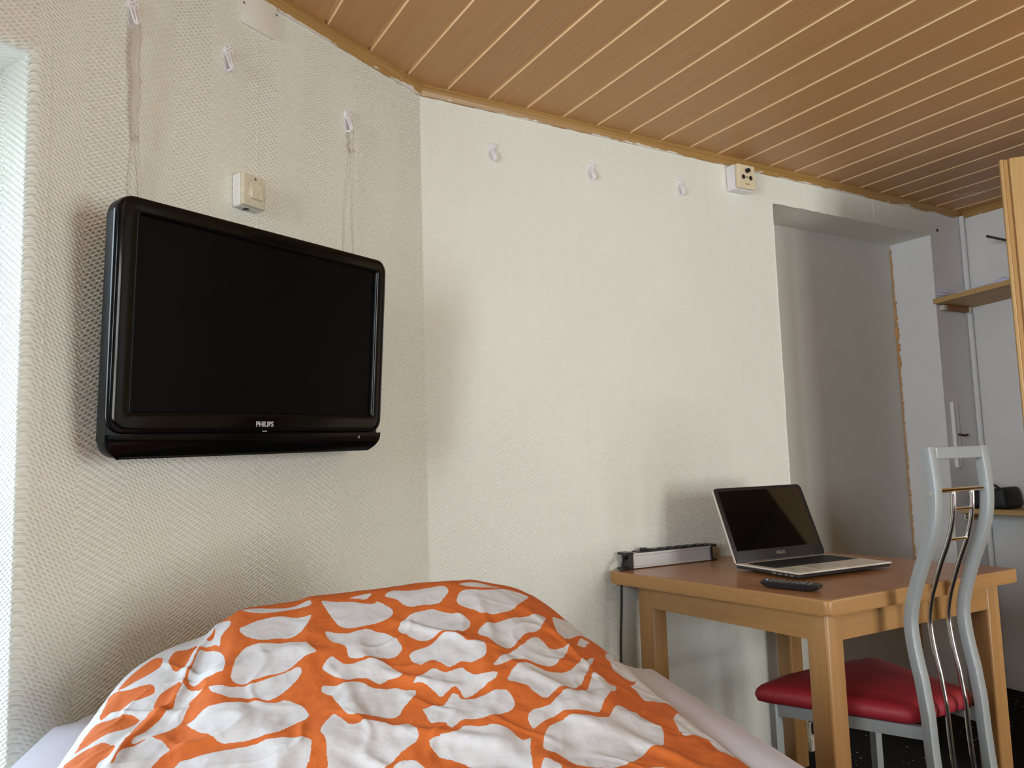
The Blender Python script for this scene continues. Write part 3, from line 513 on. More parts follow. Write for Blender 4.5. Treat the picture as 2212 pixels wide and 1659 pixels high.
#DUVET-END
#POLYS
WHITE = [[(-0.0261,1.3556),(0.0025,1.3478),(0.0269,1.3429),(0.0573,1.3318),(0.0679,1.3368),(0.0909,1.3108),(0.0878,1.2838),(0.066,1.2709),(0.0462,1.2653),(0.0211,1.2645),(0.002,1.2772),(-0.0116,1.307)],[(0.0769,1.3475),(0.093,1.3655),(0.1223,1.3579),(0.155,1.36),(0.1813,1.3609),(0.1902,1.3398),(0.1772,1.3179),(0.1651,1.307),(0.1378,1.3053),(0.121,1.3029),(0.1075,1.3124),(0.0966,1.3306)],[(0.1951,1.3167),(0.2111,1.3413),(0.2512,1.3444),(0.2859,1.3608),(0.3166,1.3569),(0.3328,1.3515),(0.3078,1.3125),(0.2761,1.2796),(0.2358,1.2681),(0.2212,1.279),(0.1975,1.2988)],[(0.0913,1.2533),(0.1042,1.277),(0.1281,1.2931),(0.1557,1.2991),(0.1784,1.2841),(0.2016,1.274),(0.2113,1.2481),(0.192,1.2185),(0.1573,1.223),(0.1369,1.2156),(0.1201,1.2202),(0.1024,1.2355)],[(0.2138,1.2239),(0.2241,1.2405),(0.254,1.256),(0.2968,1.2773),(0.3411,1.2986),(0.3469,1.2884),(0.3247,1.2471),(0.2928,1.2206),(0.2668,1.1887),(0.2473,1.1809),(0.2366,1.1857),(0.2262,1.201),(0.2144,1.2114)],[(-0.02,1.265),(-0.0114,1.2701),(0.019,1.2568),(0.0461,1.2618),(0.069,1.2553),(0.0836,1.2425),(0.0985,1.2144),(0.0971,1.1995),(0.081,1.1849),(0.0537,1.1863),(0.0283,1.1864),(0.0141,1.1951),(0.0107,1.2136),(-0.0113,1.2384)],[(0.1031,1.1832),(0.1101,1.1976),(0.1356,1.205),(0.153,1.2201),(0.1688,1.2207),(0.1826,1.2092),(0.197,1.1916),(0.2165,1.1922),(0.2222,1.1722),(0.2141,1.1514),(0.1924,1.1454),(0.1785,1.1507),(0.1587,1.1422),(0.1439,1.1543),(0.1357,1.1619),(0.1166,1.1547)],[(-0.0224,1.1742),(-0.0164,1.1942),(-0.0039,1.1994),(0.0139,1.183),(0.0355,1.1848),(0.0572,1.184),(0.0796,1.1665),(0.0941,1.1424),(0.0878,1.1356),(0.072,1.136),(0.0575,1.128),(0.0409,1.1424),(0.0271,1.1449),(0.0114,1.1388),(-0.0092,1.1573)],[(0.1003,1.1187),(0.1183,1.1379),(0.136,1.1496),(0.1546,1.1391),(0.1775,1.1451),(0.1893,1.1284),(0.2001,1.1182),(0.2256,1.1179),(0.2208,1.1042),(0.1969,1.0924),(0.1786,1.0797),(0.1681,1.0792),(0.159,1.0982),(0.1377,1.0838),(0.1277,1.0997),(0.1154,1.1134)],[(0.2203,1.1361),(0.241,1.1614),(0.2707,1.1885),(0.2983,1.2182),(0.3127,1.2259),(0.3218,1.2146),(0.3301,1.2012),(0.3665,1.2268),(0.3565,1.2013),(0.3273,1.1582),(0.3023,1.1457),(0.2803,1.1498),(0.2657,1.1526),(0.2474,1.1399),(0.2241,1.1279)],[(-0.0233,1.1254),(-0.0193,1.1414),(0.0079,1.1366),(0.0287,1.1428),(0.0504,1.1248),(0.0815,1.1238),(0.0945,1.1127),(0.108,1.1091),(0.1073,1.0953),(0.0909,1.0758),(0.0809,1.0562),(0.069,1.0497),(0.0437,1.0576),(0.0212,1.0539),(0.0071,1.0657),(-0.0024,1.0918),(-0.0123,1.1118)],[(0.1091,1.0653),(0.1258,1.0715),(0.1378,1.0721),(0.153,1.0933),(0.1647,1.09),(0.1698,1.0789),(0.1856,1.0799),(0.2084,1.0878),(0.2309,1.0849),(0.237,1.0582),(0.23,1.0368),(0.2112,1.0286),(0.1827,1.0204),(0.16,1.0222),(0.1413,1.0066),(0.1295,1.0254),(0.1153,1.0279),(0.1101,1.0528)],[(0.2351,1.1112),(0.2535,1.1339),(0.278,1.1483),(0.3055,1.1365),(0.3375,1.1467),(0.3735,1.1911),(0.41,1.2293),(0.3758,1.1562),(0.3416,1.1002),(0.3162,1.0848),(0.301,1.0769),(0.2835,1.0603),(0.2747,1.0607),(0.263,1.077),(0.2573,1.0897),(0.236,1.0992)],[(-0.0232,1.0325),(-0.0167,1.0568),(-0.0041,1.0707),(0.0085,1.057),(0.0193,1.0423),(0.0368,1.0477),(0.0587,1.0409),(0.0724,1.0319),(0.0873,1.0374),(0.0974,1.0262),(0.1009,1.0006),(0.0854,0.9849),(0.074,0.976),(0.053,0.9533),(0.0403,0.9307),(-0.0098,0.9423),(-0.0143,0.9794),(-0.0169,1.0121)],[(0.108,0.9946),(0.1261,1.0012),(0.1438,1.0024),(0.1572,1.0152),(0.1806,1.0095),(0.1942,1.012),(0.2145,0.9998),(0.2267,0.976),(0.2397,0.9825),(0.2327,0.9559),(0.2153,0.8896),(0.1635,0.9064),(0.1516,0.9386),(0.1347,0.9547),(0.1145,0.9726)],[(0.2411,1.0195),(0.2533,1.0402),(0.2805,1.05),(0.3066,1.0772),(0.326,1.0864),(0.3475,1.0955),(0.3708,1.1415),(0.3885,1.1587),(0.3967,1.1376),(0.4099,1.1309),(0.3936,1.0981),(0.3612,1.0503),(0.3453,1.0262),(0.3292,1.0254),(0.2967,1.0279),(0.2768,1.0194),(0.2597,1.0072),(0.2449,0.9956)],[(0.2477,0.9685),(0.2645,1.0019),(0.2981,1.0228),(0.3212,1.0188),(0.3493,1.0192),(0.3705,1.0473),(0.3866,1.0612),(0.4086,1.0605),(0.4203,1.0356),(0.4315,1.0194),(0.4207,0.9834),(0.4075,0.9617),(0.3848,0.9524),(0.3565,0.9242),(0.3231,0.9044),(0.3015,0.9052),(0.2807,0.9126),(0.2635,0.9325),(0.2484,0.9454),(0.2443,0.9565)],[(0.4625,1.0598),(0.4864,1.0912),(0.5117,1.1075),(0.5301,1.0313),(0.5417,0.9232),(0.5195,0.8872),(0.5052,0.9207),(0.5075,0.9495),(0.4863,0.9661),(0.4859,1.0075),(0.4554,1.0008),(0.4533,1.0195)],[(0.445,1.1719),(0.5153,1.2732),(0.5293,1.2131),(0.5269,1.118),(0.4904,1.1264),(0.4534,1.1138),(0.443,1.1221),(0.4444,1.1502)],[(0.4488,1.3026),(0.4741,1.3544),(0.5296,1.4562),(0.5291,1.3646),(0.5233,1.2815),(0.5078,1.2498),(0.4607,1.196),(0.4375,1.1951),(0.4294,1.2064),(0.443,1.2675)],[(0.3819,1.2507),(0.4068,1.2983),(0.4158,1.2959),(0.4617,1.3587),(0.406,1.2597),(0.3899,1.2496)],[(0.3593,1.3112),(0.3713,1.33),(0.4005,1.3605),(0.4228,1.3734),(0.4237,1.3404),(0.4216,1.3201),(0.3679,1.2532),(0.3536,1.2546),(0.3543,1.2789)],[(0.057,0.9269),(0.0587,0.9516),(0.0688,0.9681),(0.0838,0.9684),(0.0975,0.9573),(0.1074,0.9406),(0.1042,0.9155)],[(0.3285,0.8707),(0.3348,0.8864),(0.3569,0.9057),(0.3761,0.9132),(0.3901,0.9046),(0.3782,0.8682)],[(0.2234,0.8882),(0.23,0.9126),(0.2402,0.9276),(0.2523,0.9211),(0.2587,0.9116),(0.2513,0.8823)],[(0.4348,0.8681),(0.4602,0.9099),(0.4749,0.909),(0.5,0.9146),(0.4775,0.8667)],[(0.2057,1.362),(0.2336,1.3686),(0.269,1.3663),(0.284,1.3627),(0.2517,1.347),(0.2251,1.3464)],[(0.0169,1.3532),(0.0379,1.363),(0.0591,1.3677),(0.0608,1.3596),(0.0496,1.343),(0.0332,1.3476)],[(-0.1519,1.3144),(-0.1398,1.3245),(-0.1176,1.3333),(-0.0866,1.3342),(-0.0507,1.3219),(-0.0368,1.3188),(-0.042,1.2929),(-0.0527,1.2723),(-0.071,1.2651),(-0.0899,1.2698),(-0.1157,1.2708),(-0.14,1.2917)],[(-0.1561,1.3759),(-0.1334,1.3769),(-0.0883,1.3613),(-0.0683,1.3614),(-0.0421,1.367),(-0.0404,1.3434),(-0.0675,1.3459),(-0.0912,1.3448),(-0.1188,1.3463),(-0.1434,1.3584)],[(-0.1478,1.2141),(-0.1478,1.2349),(-0.1398,1.2573),(-0.1262,1.2653),(-0.1005,1.264),(-0.0726,1.2593),(-0.0517,1.2464),(-0.0443,1.2457),(-0.0345,1.2272),(-0.0269,1.211),(-0.0464,1.2015),(-0.0599,1.1895),(-0.0767,1.1795),(-0.1037,1.1763),(-0.1266,1.17),(-0.1404,1.1746),(-0.1491,1.1904)],[(-0.1767,1.1854),(-0.1433,1.1712),(-0.1069,1.1745),(-0.0769,1.1824),(-0.0547,1.1907),(-0.0455,1.1773),(-0.0549,1.155),(-0.0705,1.1343),(-0.0893,1.1233),(-0.1096,1.1333),(-0.1264,1.1385),(-0.1495,1.143),(-0.168,1.1599)],[(-0.1961,1.1204),(-0.1862,1.125),(-0.1735,1.1332),(-0.1497,1.1329),(-0.1223,1.131),(-0.1062,1.1315),(-0.0793,1.1198),(-0.0698,1.1235),(-0.0461,1.1046),(-0.0341,1.0816),(-0.0383,1.064),(-0.0536,1.0585),(-0.0738,1.0413),(-0.1005,1.0401),(-0.1304,1.0442),(-0.1493,1.0537),(-0.1682,1.0803)],[(-0.1888,1.0328),(-0.1641,1.0368),(-0.1468,1.0366),(-0.103,1.0354),(-0.0763,1.0345),(-0.0446,1.0278),(-0.0293,1.0177),(-0.0287,0.9954),(-0.0339,0.9743),(-0.0484,0.9517),(-0.1801,0.9867)],[(-0.2153,1.2414),(-0.2141,1.279),(-0.2101,1.3199),(-0.1899,1.3078),(-0.1688,1.2743),(-0.1576,1.236),(-0.1557,1.2021),(-0.1708,1.2013),(-0.1924,1.211),(-0.2039,1.2196)],[(-0.222,1.1835),(-0.2216,1.2156),(-0.2169,1.236),(-0.2007,1.2105),(-0.1776,1.1802),(-0.1872,1.1792),(-0.1961,1.1742),(-0.1936,1.1592),(-0.2004,1.127),(-0.2094,1.118),(-0.2225,1.108),(-0.2408,1.1033),(-0.2509,1.0962),(-0.2583,1.1027),(-0.2466,1.1292),(-0.2305,1.1621),(-0.2246,1.1721)],[(-0.266,1.054),(-0.2641,1.0793),(-0.2535,1.0947),(-0.2391,1.1088),(-0.227,1.1083),(-0.2074,1.0846),(-0.2006,1.0649),(-0.2071,1.0471),(-0.214,1.0335),(-0.2102,1.0031),(-0.2631,1.0226)],[(-0.1982,1.3843),(-0.1915,1.3848),(-0.1785,1.3753),(-0.1637,1.3501),(-0.1654,1.3332),(-0.1749,1.3196),(-0.1726,1.2888),(-0.1907,1.3131),(-0.2071,1.3242),(-0.2174,1.3306),(-0.2087,1.346),(-0.1927,1.3395)],[(-0.1433,0.93),(-0.1683,0.9694),(-0.21,0.9759),(-0.2598,0.9681),(-0.2793,0.93),(-0.2522,0.8903),(-0.21,0.8813),(-0.1673,0.8903)],[(-0.055,0.8),(-0.0744,0.8388),(-0.125,0.8487),(-0.1671,0.8392),(-0.1942,0.8),(-0.1713,0.7613),(-0.125,0.7531),(-0.0768,0.7614)],[(0.0868,0.8),(0.0747,0.8333),(0.03,0.8536),(-0.018,0.8383),(-0.0316,0.8),(-0.017,0.7649),(0.03,0.7474),(0.0742,0.7609)],[(0.2474,0.8),(0.2338,0.8356),(0.185,0.8532),(0.1339,0.8335),(0.1159,0.8),(0.1439,0.761),(0.185,0.7542),(0.2309,0.766)],[(0.399,0.8),(0.382,0.8352),(0.34,0.8453),(0.292,0.8322),(0.281,0.8),(0.29,0.7597),(0.34,0.7496),(0.3807,0.7636)],[(0.5541,0.8),(0.5418,0.8389),(0.495,0.8571),(0.4437,0.8388),(0.4274,0.8),(0.4451,0.76),(0.495,0.7475),(0.5355,0.763)],[(-0.1481,0.67),(-0.1599,0.7088),(-0.21,0.7202),(-0.2554,0.7037),(-0.2727,0.67),(-0.2498,0.6305),(-0.21,0.621),(-0.1692,0.6369)],[(0.0166,0.67),(-0.0068,0.7024),(-0.055,0.7257),(-0.1052,0.7039),(-0.1271,0.67),(-0.1005,0.6353),(-0.055,0.6134),(-0.0072,0.6338)],[(0.1568,0.67),(0.1507,0.7064),(0.1,0.7143),(0.0574,0.7036),(0.0411,0.67),(0.058,0.6382),(0.1,0.6193),(0.1405,0.6301)],[(0.3145,0.67),(0.2995,0.7039),(0.255,0.717),(0.2121,0.7023),(0.1875,0.67),(0.2117,0.6307),(0.255,0.6179),(0.3008,0.6358)],[(0.4814,0.67),(0.4595,0.71),(0.41,0.7206),(0.3594,0.7025),(0.3499,0.67),(0.3624,0.6357),(0.41,0.6157),(0.4501,0.6315)],[(0.6282,0.67),(0.6129,0.7022),(0.565,0.7249),(0.521,0.703),(0.5079,0.67),(0.517,0.6313),(0.565,0.6229),(0.6085,0.6299)],[(-0.0653,0.54),(-0.079,0.5758),(-0.125,0.5908),(-0.1738,0.5787),(-0.1899,0.54),(-0.1651,0.5073),(-0.125,0.4908),(-0.0816,0.5035)],[(0.0922,0.54),(0.0742,0.5789),(0.03,0.5961),(-0.0153,0.5801),(-0.0356,0.54),(-0.0183,0.5008),(0.03,0.4833),(0.0762,0.5019)],[(0.2448,0.54),(0.2322,0.5762),(0.185,0.5914),(0.1391,0.5717),(0.1199,0.54),(0.141,0.5025),(0.185,0.4931),(0.231,0.5044)],[(0.4017,0.54),(0.3804,0.5747),(0.34,0.5969),(0.2922,0.577),(0.2813,0.54),(0.296,0.5001),(0.34,0.4847),(0.3873,0.5007)],[(0.5512,0.54),(0.5458,0.5727),(0.495,0.5883),(0.4485,0.5761),(0.4317,0.54),(0.4487,0.5002),(0.495,0.4934),(0.5461,0.4996)],[(-0.1465,0.41),(-0.1629,0.443),(-0.21,0.4627),(-0.2566,0.4462),(-0.2759,0.41),(-0.2587,0.3779),(-0.21,0.36),(-0.1622,0.3752)],[(0.0019,0.41),(-0.0111,0.4463),(-0.055,0.4569),(-0.0981,0.449),(-0.1263,0.41),(-0.0995,0.3716),(-0.055,0.3561),(-0.0104,0.371)],[(0.1594,0.41),(0.1405,0.449),(0.1,0.456),(0.0568,0.4478),(0.0365,0.41),(0.0575,0.3724),(0.1,0.365),(0.1491,0.3775)],[(0.3151,0.41),(0.3006,0.4491),(0.255,0.4602),(0.2141,0.4456),(0.1941,0.41),(0.2125,0.37),(0.255,0.3658),(0.3004,0.3723)],[(0.4796,0.41),(0.4579,0.4431),(0.41,0.4602),(0.3687,0.4452),(0.3522,0.41),(0.3606,0.3772),(0.41,0.3577),(0.4606,0.3759)],[(0.6241,0.41),(0.6082,0.4438),(0.565,0.46),(0.5226,0.4446),(0.5034,0.41),(0.5201,0.3725),(0.565,0.3616),(0.6163,0.3766)],[(-0.0554,0.28),(-0.0818,0.3166),(-0.125,0.3292),(-0.1715,0.3131),(-0.1863,0.28),(-0.1722,0.2457),(-0.125,0.2309),(-0.0847,0.2405)],[(0.0981,0.28),(0.0802,0.3175),(0.03,0.3302),(-0.0109,0.3124),(-0.0384,0.28),(-0.0122,0.2437),(0.03,0.2246),(0.0703,0.2477)],[(0.2484,0.28),(0.2362,0.3131),(0.185,0.33),(0.1362,0.3117),(0.1235,0.28),(0.144,0.2429),(0.185,0.2251),(0.2298,0.246)],[(0.4013,0.28),(0.3906,0.3186),(0.34,0.33),(0.2992,0.3167),(0.2719,0.28),(0.2952,0.2425),(0.34,0.2286),(0.3819,0.2414)],[(0.5529,0.28),(0.5381,0.3122),(0.495,0.3268),(0.4499,0.3169),(0.4345,0.28),(0.4491,0.2447),(0.495,0.2325),(0.5452,0.2441)],[(-0.1423,0.15),(-0.167,0.1857),(-0.21,0.2056),(-0.2606,0.1832),(-0.2718,0.15),(-0.2612,0.1129),(-0.21,0.1002),(-0.1675,0.1152)],[(0.0059,0.15),(-0.0058,0.1889),(-0.055,0.1965),(-0.1031,0.1851),(-0.1141,0.15),(-0.096,0.1179),(-0.055,0.1031),(-0.0097,0.1173)],[(0.1572,0.15),(0.1502,0.1814),(0.1,0.2059),(0.0529,0.1889),(0.0289,0.15),(0.0517,0.1163),(0.1,0.0934),(0.1415,0.1113)],[(0.3119,0.15),(0.3003,0.1868),(0.255,0.2055),(0.2095,0.1819),(0.1838,0.15),(0.2061,0.1176),(0.255,0.0976),(0.2983,0.1108)],[(0.4691,0.15),(0.4535,0.1851),(0.41,0.2062),(0.3652,0.19),(0.3497,0.15),(0.361,0.1097),(0.41,0.0997),(0.4606,0.1148)],[(0.6284,0.15),(0.6105,0.1824),(0.565,0.2007),(0.5211,0.1895),(0.5086,0.15),(0.5243,0.1181),(0.565,0.0996),(0.6068,0.1097)],[(-0.0626,0.02),(-0.0825,0.0524),(-0.125,0.07),(-0.1687,0.0577),(-0.1874,0.02),(-0.1681,-0.0121),(-0.125,-0.0271),(-0.0799,-0.0167)],[(0.0972,0.02),(0.0729,0.0595),(0.03,0.0674),(-0.0186,0.0562),(-0.033,0.02),(-0.0123,-0.0122),(0.03,-0.0339),(0.0748,-0.0118)],[(0.2439,0.02),(0.2351,0.0549),(0.185,0.07),(0.1403,0.0514),(0.117,0.02),(0.1385,-0.0187),(0.185,-0.027),(0.2255,-0.0146)],[(0.4106,0.02),(0.3826,0.058),(0.34,0.0678),(0.2919,0.0539),(0.2783,0.02),(0.2938,-0.0154),(0.34,-0.0243),(0.3844,-0.0116)],[(0.5561,0.02),(0.541,0.0597),(0.495,0.0706),(0.4513,0.0513),(0.4283,0.02),(0.4508,-0.017),(0.495,-0.0315),(0.5399,-0.0147)],[(-0.1401,-0.11),(-0.1685,-0.0704),(-0.21,-0.0626),(-0.2513,-0.0756),(-0.2685,-0.11),(-0.2543,-0.1456),(-0.21,-0.1551),(-0.164,-0.1471)],[(0.0119,-0.11),(-0.0141,-0.0726),(-0.055,-0.0649),(-0.0999,-0.0754),(-0.1222,-0.11),(-0.0973,-0.1439),(-0.055,-0.1543),(-0.0089,-0.1414)],[(0.1611,-0.11),(0.1415,-0.0729),(0.1,-0.0538),(0.0552,-0.0769),(0.0275,-0.11),(0.0588,-0.1461),(0.1,-0.1657),(0.1415,-0.1472)],[(0.3269,-0.11),(0.3052,-0.0726),(0.255,-0.0648),(0.2133,-0.0705),(0.1872,-0.11),(0.204,-0.1459),(0.255,-0.1604),(0.2993,-0.1432)],[(0.4765,-0.11),(0.4529,-0.0714),(0.41,-0.0614),(0.3685,-0.0742),(0.3514,-0.11),(0.3646,-0.1496),(0.41,-0.1602),(0.4558,-0.1495)],[(0.6232,-0.11),(0.6057,-0.0703),(0.565,-0.0606),(0.5175,-0.0738),(0.4988,-0.11),(0.5138,-0.142),(0.565,-0.1659),(0.6093,-0.1436)],[(-0.0607,-0.24),(-0.0792,-0.2035),(-0.125,-0.1948),(-0.1668,-0.2043),(-0.182,-0.24),(-0.1669,-0.2752),(-0.125,-0.289),(-0.0778,-0.2798)],[(0.0899,-0.24),(0.0736,-0.2032),(0.03,-0.187),(-0.0196,-0.2015),(-0.0364,-0.24),(-0.0114,-0.2787),(0.03,-0.2924),(0.0765,-0.2726)],[(0.2457,-0.24),(0.2269,-0.1996),(0.185,-0.191),(0.1436,-0.2051),(0.1262,-0.24),(0.1433,-0.2717),(0.185,-0.2892),(0.2326,-0.2761)],[(0.4065,-0.24),(0.3865,-0.2042),(0.34,-0.1957),(0.2891,-0.2066),(0.2826,-0.24),(0.2922,-0.2798),(0.34,-0.2884),(0.3894,-0.2718)],[(0.5526,-0.24),(0.5439,-0.2021),(0.495,-0.1866),(0.4464,-0.207),(0.4278,-0.24),(0.4545,-0.276),(0.495,-0.2957),(0.5412,-0.279)],[(-0.1464,-0.37),(-0.159,-0.3386),(-0.21,-0.3202),(-0.2588,-0.3386),(-0.2757,-0.37),(-0.2552,-0.4078),(-0.21,-0.4174),(-0.1679,-0.4091)],[(0.0095,-0.37),(-0.0076,-0.3367),(-0.055,-0.3216),(-0.1036,-0.3345),(-0.1205,-0.37),(-0.0967,-0.4044),(-0.055,-0.4264),(-0.0152,-0.41)],[(0.1584,-0.37),(0.1427,-0.3359),(0.1,-0.3168),(0.0514,-0.337),(0.0406,-0.37),(0.0589,-0.4096),(0.1,-0.4208),(0.1479,-0.4043)],[(0.3216,-0.37),(0.2972,-0.3346),(0.255,-0.313),(0.2037,-0.3376),(0.1943,-0.37),(0.2113,-0.41),(0.255,-0.4147),(0.3007,-0.4098)],[(0.4822,-0.37),(0.4585,-0.3364),(0.41,-0.3219),(0.3601,-0.3384),(0.353,-0.37),(0.3691,-0.4053),(0.41,-0.4178),(0.4539,-0.4057)],[(0.6349,-0.37),(0.6153,-0.3311),(0.565,-0.3203),(0.5191,-0.3364),(0.4996,-0.37),(0.5227,-0.4085),(0.565,-0.4175),(0.6147,-0.4029)],[(-0.0656,-0.5),(-0.0851,-0.468),(-0.125,-0.453),(-0.1704,-0.4639),(-0.1842,-0.5),(-0.1677,-0.5373),(-0.125,-0.5498),(-0.0795,-0.5314)],[(0.0879,-0.5),(0.0749,-0.4638),(0.03,-0.4513),(-0.0118,-0.4599),(-0.0349,-0.5),(-0.0138,-0.5319),(0.03,-0.5569),(0.0705,-0.5356)],[(0.2551,-0.5),(0.2339,-0.4682),(0.185,-0.4536),(0.134,-0.4632),(0.1243,-0.5),(0.1389,-0.5345),(0.185,-0.553),(0.2359,-0.5318)],[(0.4106,-0.5),(0.3815,-0.465),(0.34,-0.4445),(0.2992,-0.4667),(0.2722,-0.5),(0.2978,-0.5327),(0.34,-0.5452),(0.39,-0.5329)],[(0.5578,-0.5),(0.5461,-0.4607),(0.495,-0.445),(0.4513,-0.4629),(0.4272,-0.5),(0.4483,-0.5402),(0.495,-0.5562),(0.5462,-0.5366)]]
ORANGE = [[(-0.3239,1.317),(-0.3163,1.3434),(-0.2982,1.3587),(-0.2822,1.3607),(-0.2674,1.3424),(-0.2635,1.3149),(-0.2781,1.3001),(-0.2955,1.2997),(-0.3127,1.2994)],[(-0.3352,1.3206),(-0.3045,1.2802),(-0.2778,1.2678),(-0.2636,1.2572),(-0.2549,1.2321),(-0.2689,1.2279),(-0.289,1.2299),(-0.3026,1.2193),(-0.3237,1.2205),(-0.3305,1.2704)],[(-0.3277,1.2122),(-0.3072,1.2003),(-0.2873,1.1963),(-0.2678,1.1811),(-0.2606,1.1669),(-0.2733,1.1522),(-0.2924,1.1494),(-0.3063,1.1456),(-0.3244,1.1417),(-0.3314,1.1406),(-0.3325,1.1801)],[(-0.3335,1.105),(-0.332,1.1187),(-0.3146,1.1279),(-0.293,1.1239),(-0.2742,1.1021),(-0.2707,1.0887),(-0.2745,1.076),(-0.2848,1.0674),(-0.2844,1.0318),(-0.3211,1.0563)],[(-0.2544,1.3231),(-0.2512,1.3537),(-0.2317,1.3494),(-0.217,1.3507),(-0.2193,1.3204),(-0.2216,1.2919),(-0.2311,1.2756),(-0.2423,1.2884)],[(-0.2472,1.1885),(-0.2447,1.2234),(-0.2239,1.237),(-0.2185,1.2171),(-0.2216,1.1899),(-0.2288,1.1768)],[(-0.2636,1.1373),(-0.2552,1.167),(-0.2422,1.1798),(-0.2354,1.1702),(-0.2397,1.1533),(-0.2559,1.1302)],[(-0.2649,1.0942),(-0.2612,1.1272),(-0.2552,1.1268),(-0.2609,1.1012)]]
SEAM = [(-0.1943,1.6),(-0.1943,1.3507),(-0.2116,1.3293),(-0.2171,1.2564),(-0.2185,1.2171),(-0.2238,1.1844),(-0.2361,1.1736),(-0.2552,1.1268),(-0.2649,1.0942),(-0.266,1.054),(-0.2631,1.0226),(-0.2631,-0.5)]
#POLYS-END
def smooth_poly(pts, n=5):
    P = [np.array(q, float) for q in pts]; out = []; m_ = len(P)
    for i in range(m_):
        p0, p1, p2, p3 = P[i - 1], P[i], P[(i + 1) % m_], P[(i + 2) % m_]
        for k in range(n):
            t = k / n; out.append(.5 * ((2 * p1) + (p2 - p0) * t + (2 * p0 - 5 * p1 + 4 * p2 - p3) * t * t + (3 * p1 - p0 - 3 * p2 + p3) * t ** 3))
    return np.array(out)
def poly_sd(P, X, Y):
    """signed distance, positive inside"""
    d2 = np.full(X.shape, 1e9); ins = np.zeros(X.shape, bool); n = len(P)
    for i in range(n):
        ax, ay = P[i]; bx, by = P[(i + 1) % n]; ex, ey = bx - ax, by - ay; L = ex * ex + ey * ey + 1e-12
        t = np.clip(((X - ax) * ex + (Y - ay) * ey) / L, 0, 1)
        d2 = np.minimum(d2, (X - ax - t * ex) ** 2 + (Y - ay - t * ey) ** 2)
        c = ((ay > Y) != (by > Y)); xi = ax + (Y - ay) * ex / (ey if abs(ey) > 1e-12 else 1e-12)
        ins ^= c & (X < xi)
    d = np.sqrt(d2); return np.where(ins, d, -d)
def field(polys, X, Y):
    out = np.full(X.shape, -.05)
    for q in polys:
        P = smooth_poly(q); x0, y0 = P.min(0) - .03; x1, y1 = P.max(0) + .03
        m_ = (X > x0) & (X < x1) & (Y > y0) & (Y < y1)
        if m_.any(): out[m_] = np.maximum(out[m_], poly_sd(P, X[m_], Y[m_]))
    return out
def waves(X, Y, lam, n, seed, stretch=1.0):
    r = np.random.RandomState(seed); out = np.zeros(X.shape)
    for i in range(n):
        a = r.uniform(0, 2 * PI); k = 2 * PI / (lam * r.uniform(.6, 1.7)); ph = r.uniform(0, 2 * PI)
        out += np.cos(k * (X * math.cos(a) * stretch + Y * math.sin(a)) + ph)
    return out / math.sqrt(n / 2)
tv_ = np.concatenate([np.linspace(-.45, .78, 40)[:-1], np.linspace(.78, 1.52, 330)])
sv_ = np.linspace(0, 1, 380)
T, S = np.meshgrid(tv_, sv_, indexing='ij')
pl, pr = duvet_edges(T)
Pp = pl + (pr - pl) * S
base = duvet_base(Pp, T)
edge = np.clip(np.minimum((Pp - pl), (pr - Pp)) / .045, 0, 1); edge = np.sqrt(1 - (1 - edge) ** 2)
tedge = np.clip((1.52 - T) / .05, 0, 1); tedge = np.sqrt(1 - (1 - tedge) ** 2)
fat = np.clip((T - .7) / .3, 0, 1) * .4 + .6
w1 = waves(Pp, T, .17, 14, 3); w2 = waves(Pp, T, .075, 18, 8); w3 = waves(Pp, T, .032, 24, 12)
rid = np.exp(-(waves(Pp, T, .24, 10, 21) / .30) ** 2); rid2 = np.exp(-(waves(Pp, T, .13, 12, 33) / .24) ** 2)
crest = np.clip((1.36 - T) / .12, .25, 1)
lump = (w1 * .0020 + w2 * .0010 + w3 * .0003 + rid * .0048 + rid2 * .0020) * crest
Zd = base + (.004 + lump) * edge * tedge * fat - .002
Zd = np.maximum(Zd, -.3985)
fw_ = field(WHITE, Pp, T) - .0028; fo_ = field(ORANGE, Pp, T)
if SEAM:
    sx_ = np.array([q[0] for q in SEAM]); st_ = np.array([q[1] for q in SEAM]); o_ = np.argsort(st_)
    q_ = Pp - np.interp(T, st_[o_], sx_[o_])
    Zd = Zd + .006 * np.exp(-(q_ / .010) ** 2) * edge * tedge
    fld = np.maximum(np.minimum(q_, fw_), np.minimum(-q_, -fo_))
else: fld = fw_
nT, nS = T.shape
VX = ET.x * T + EP.x * Pp; VY = ET.y * T + EP.y * Pp
verts = np.stack([VX, VY, Zd + ZC], -1).reshape(-1, 3)
ii = np.arange(nT * nS).reshape(nT, nS)
faces = np.stack([ii[:-1, :-1], ii[:-1, 1:], ii[1:, 1:], ii[1:, :-1]], -1).reshape(-1, 4)
me = bpy.data.meshes.new('duvet'); me.from_pydata(verts.tolist(), [], faces.tolist())
at_ = me.attributes.new('print', 'FLOAT', 'POINT'); at_.data.foreach_set('value', fld.reshape(-1).astype(np.float32))
me.polygons.foreach_set('use_smooth', [True] * len(me.polygons)); me.materials.append(M['duvet']); me.update()
dv = bpy.data.objects.new('duvet', me); C.objects.link(dv)
tag(dv, 'crumpled duvet with white stone shapes printed on orange, heaped on the bed', 'duvet')

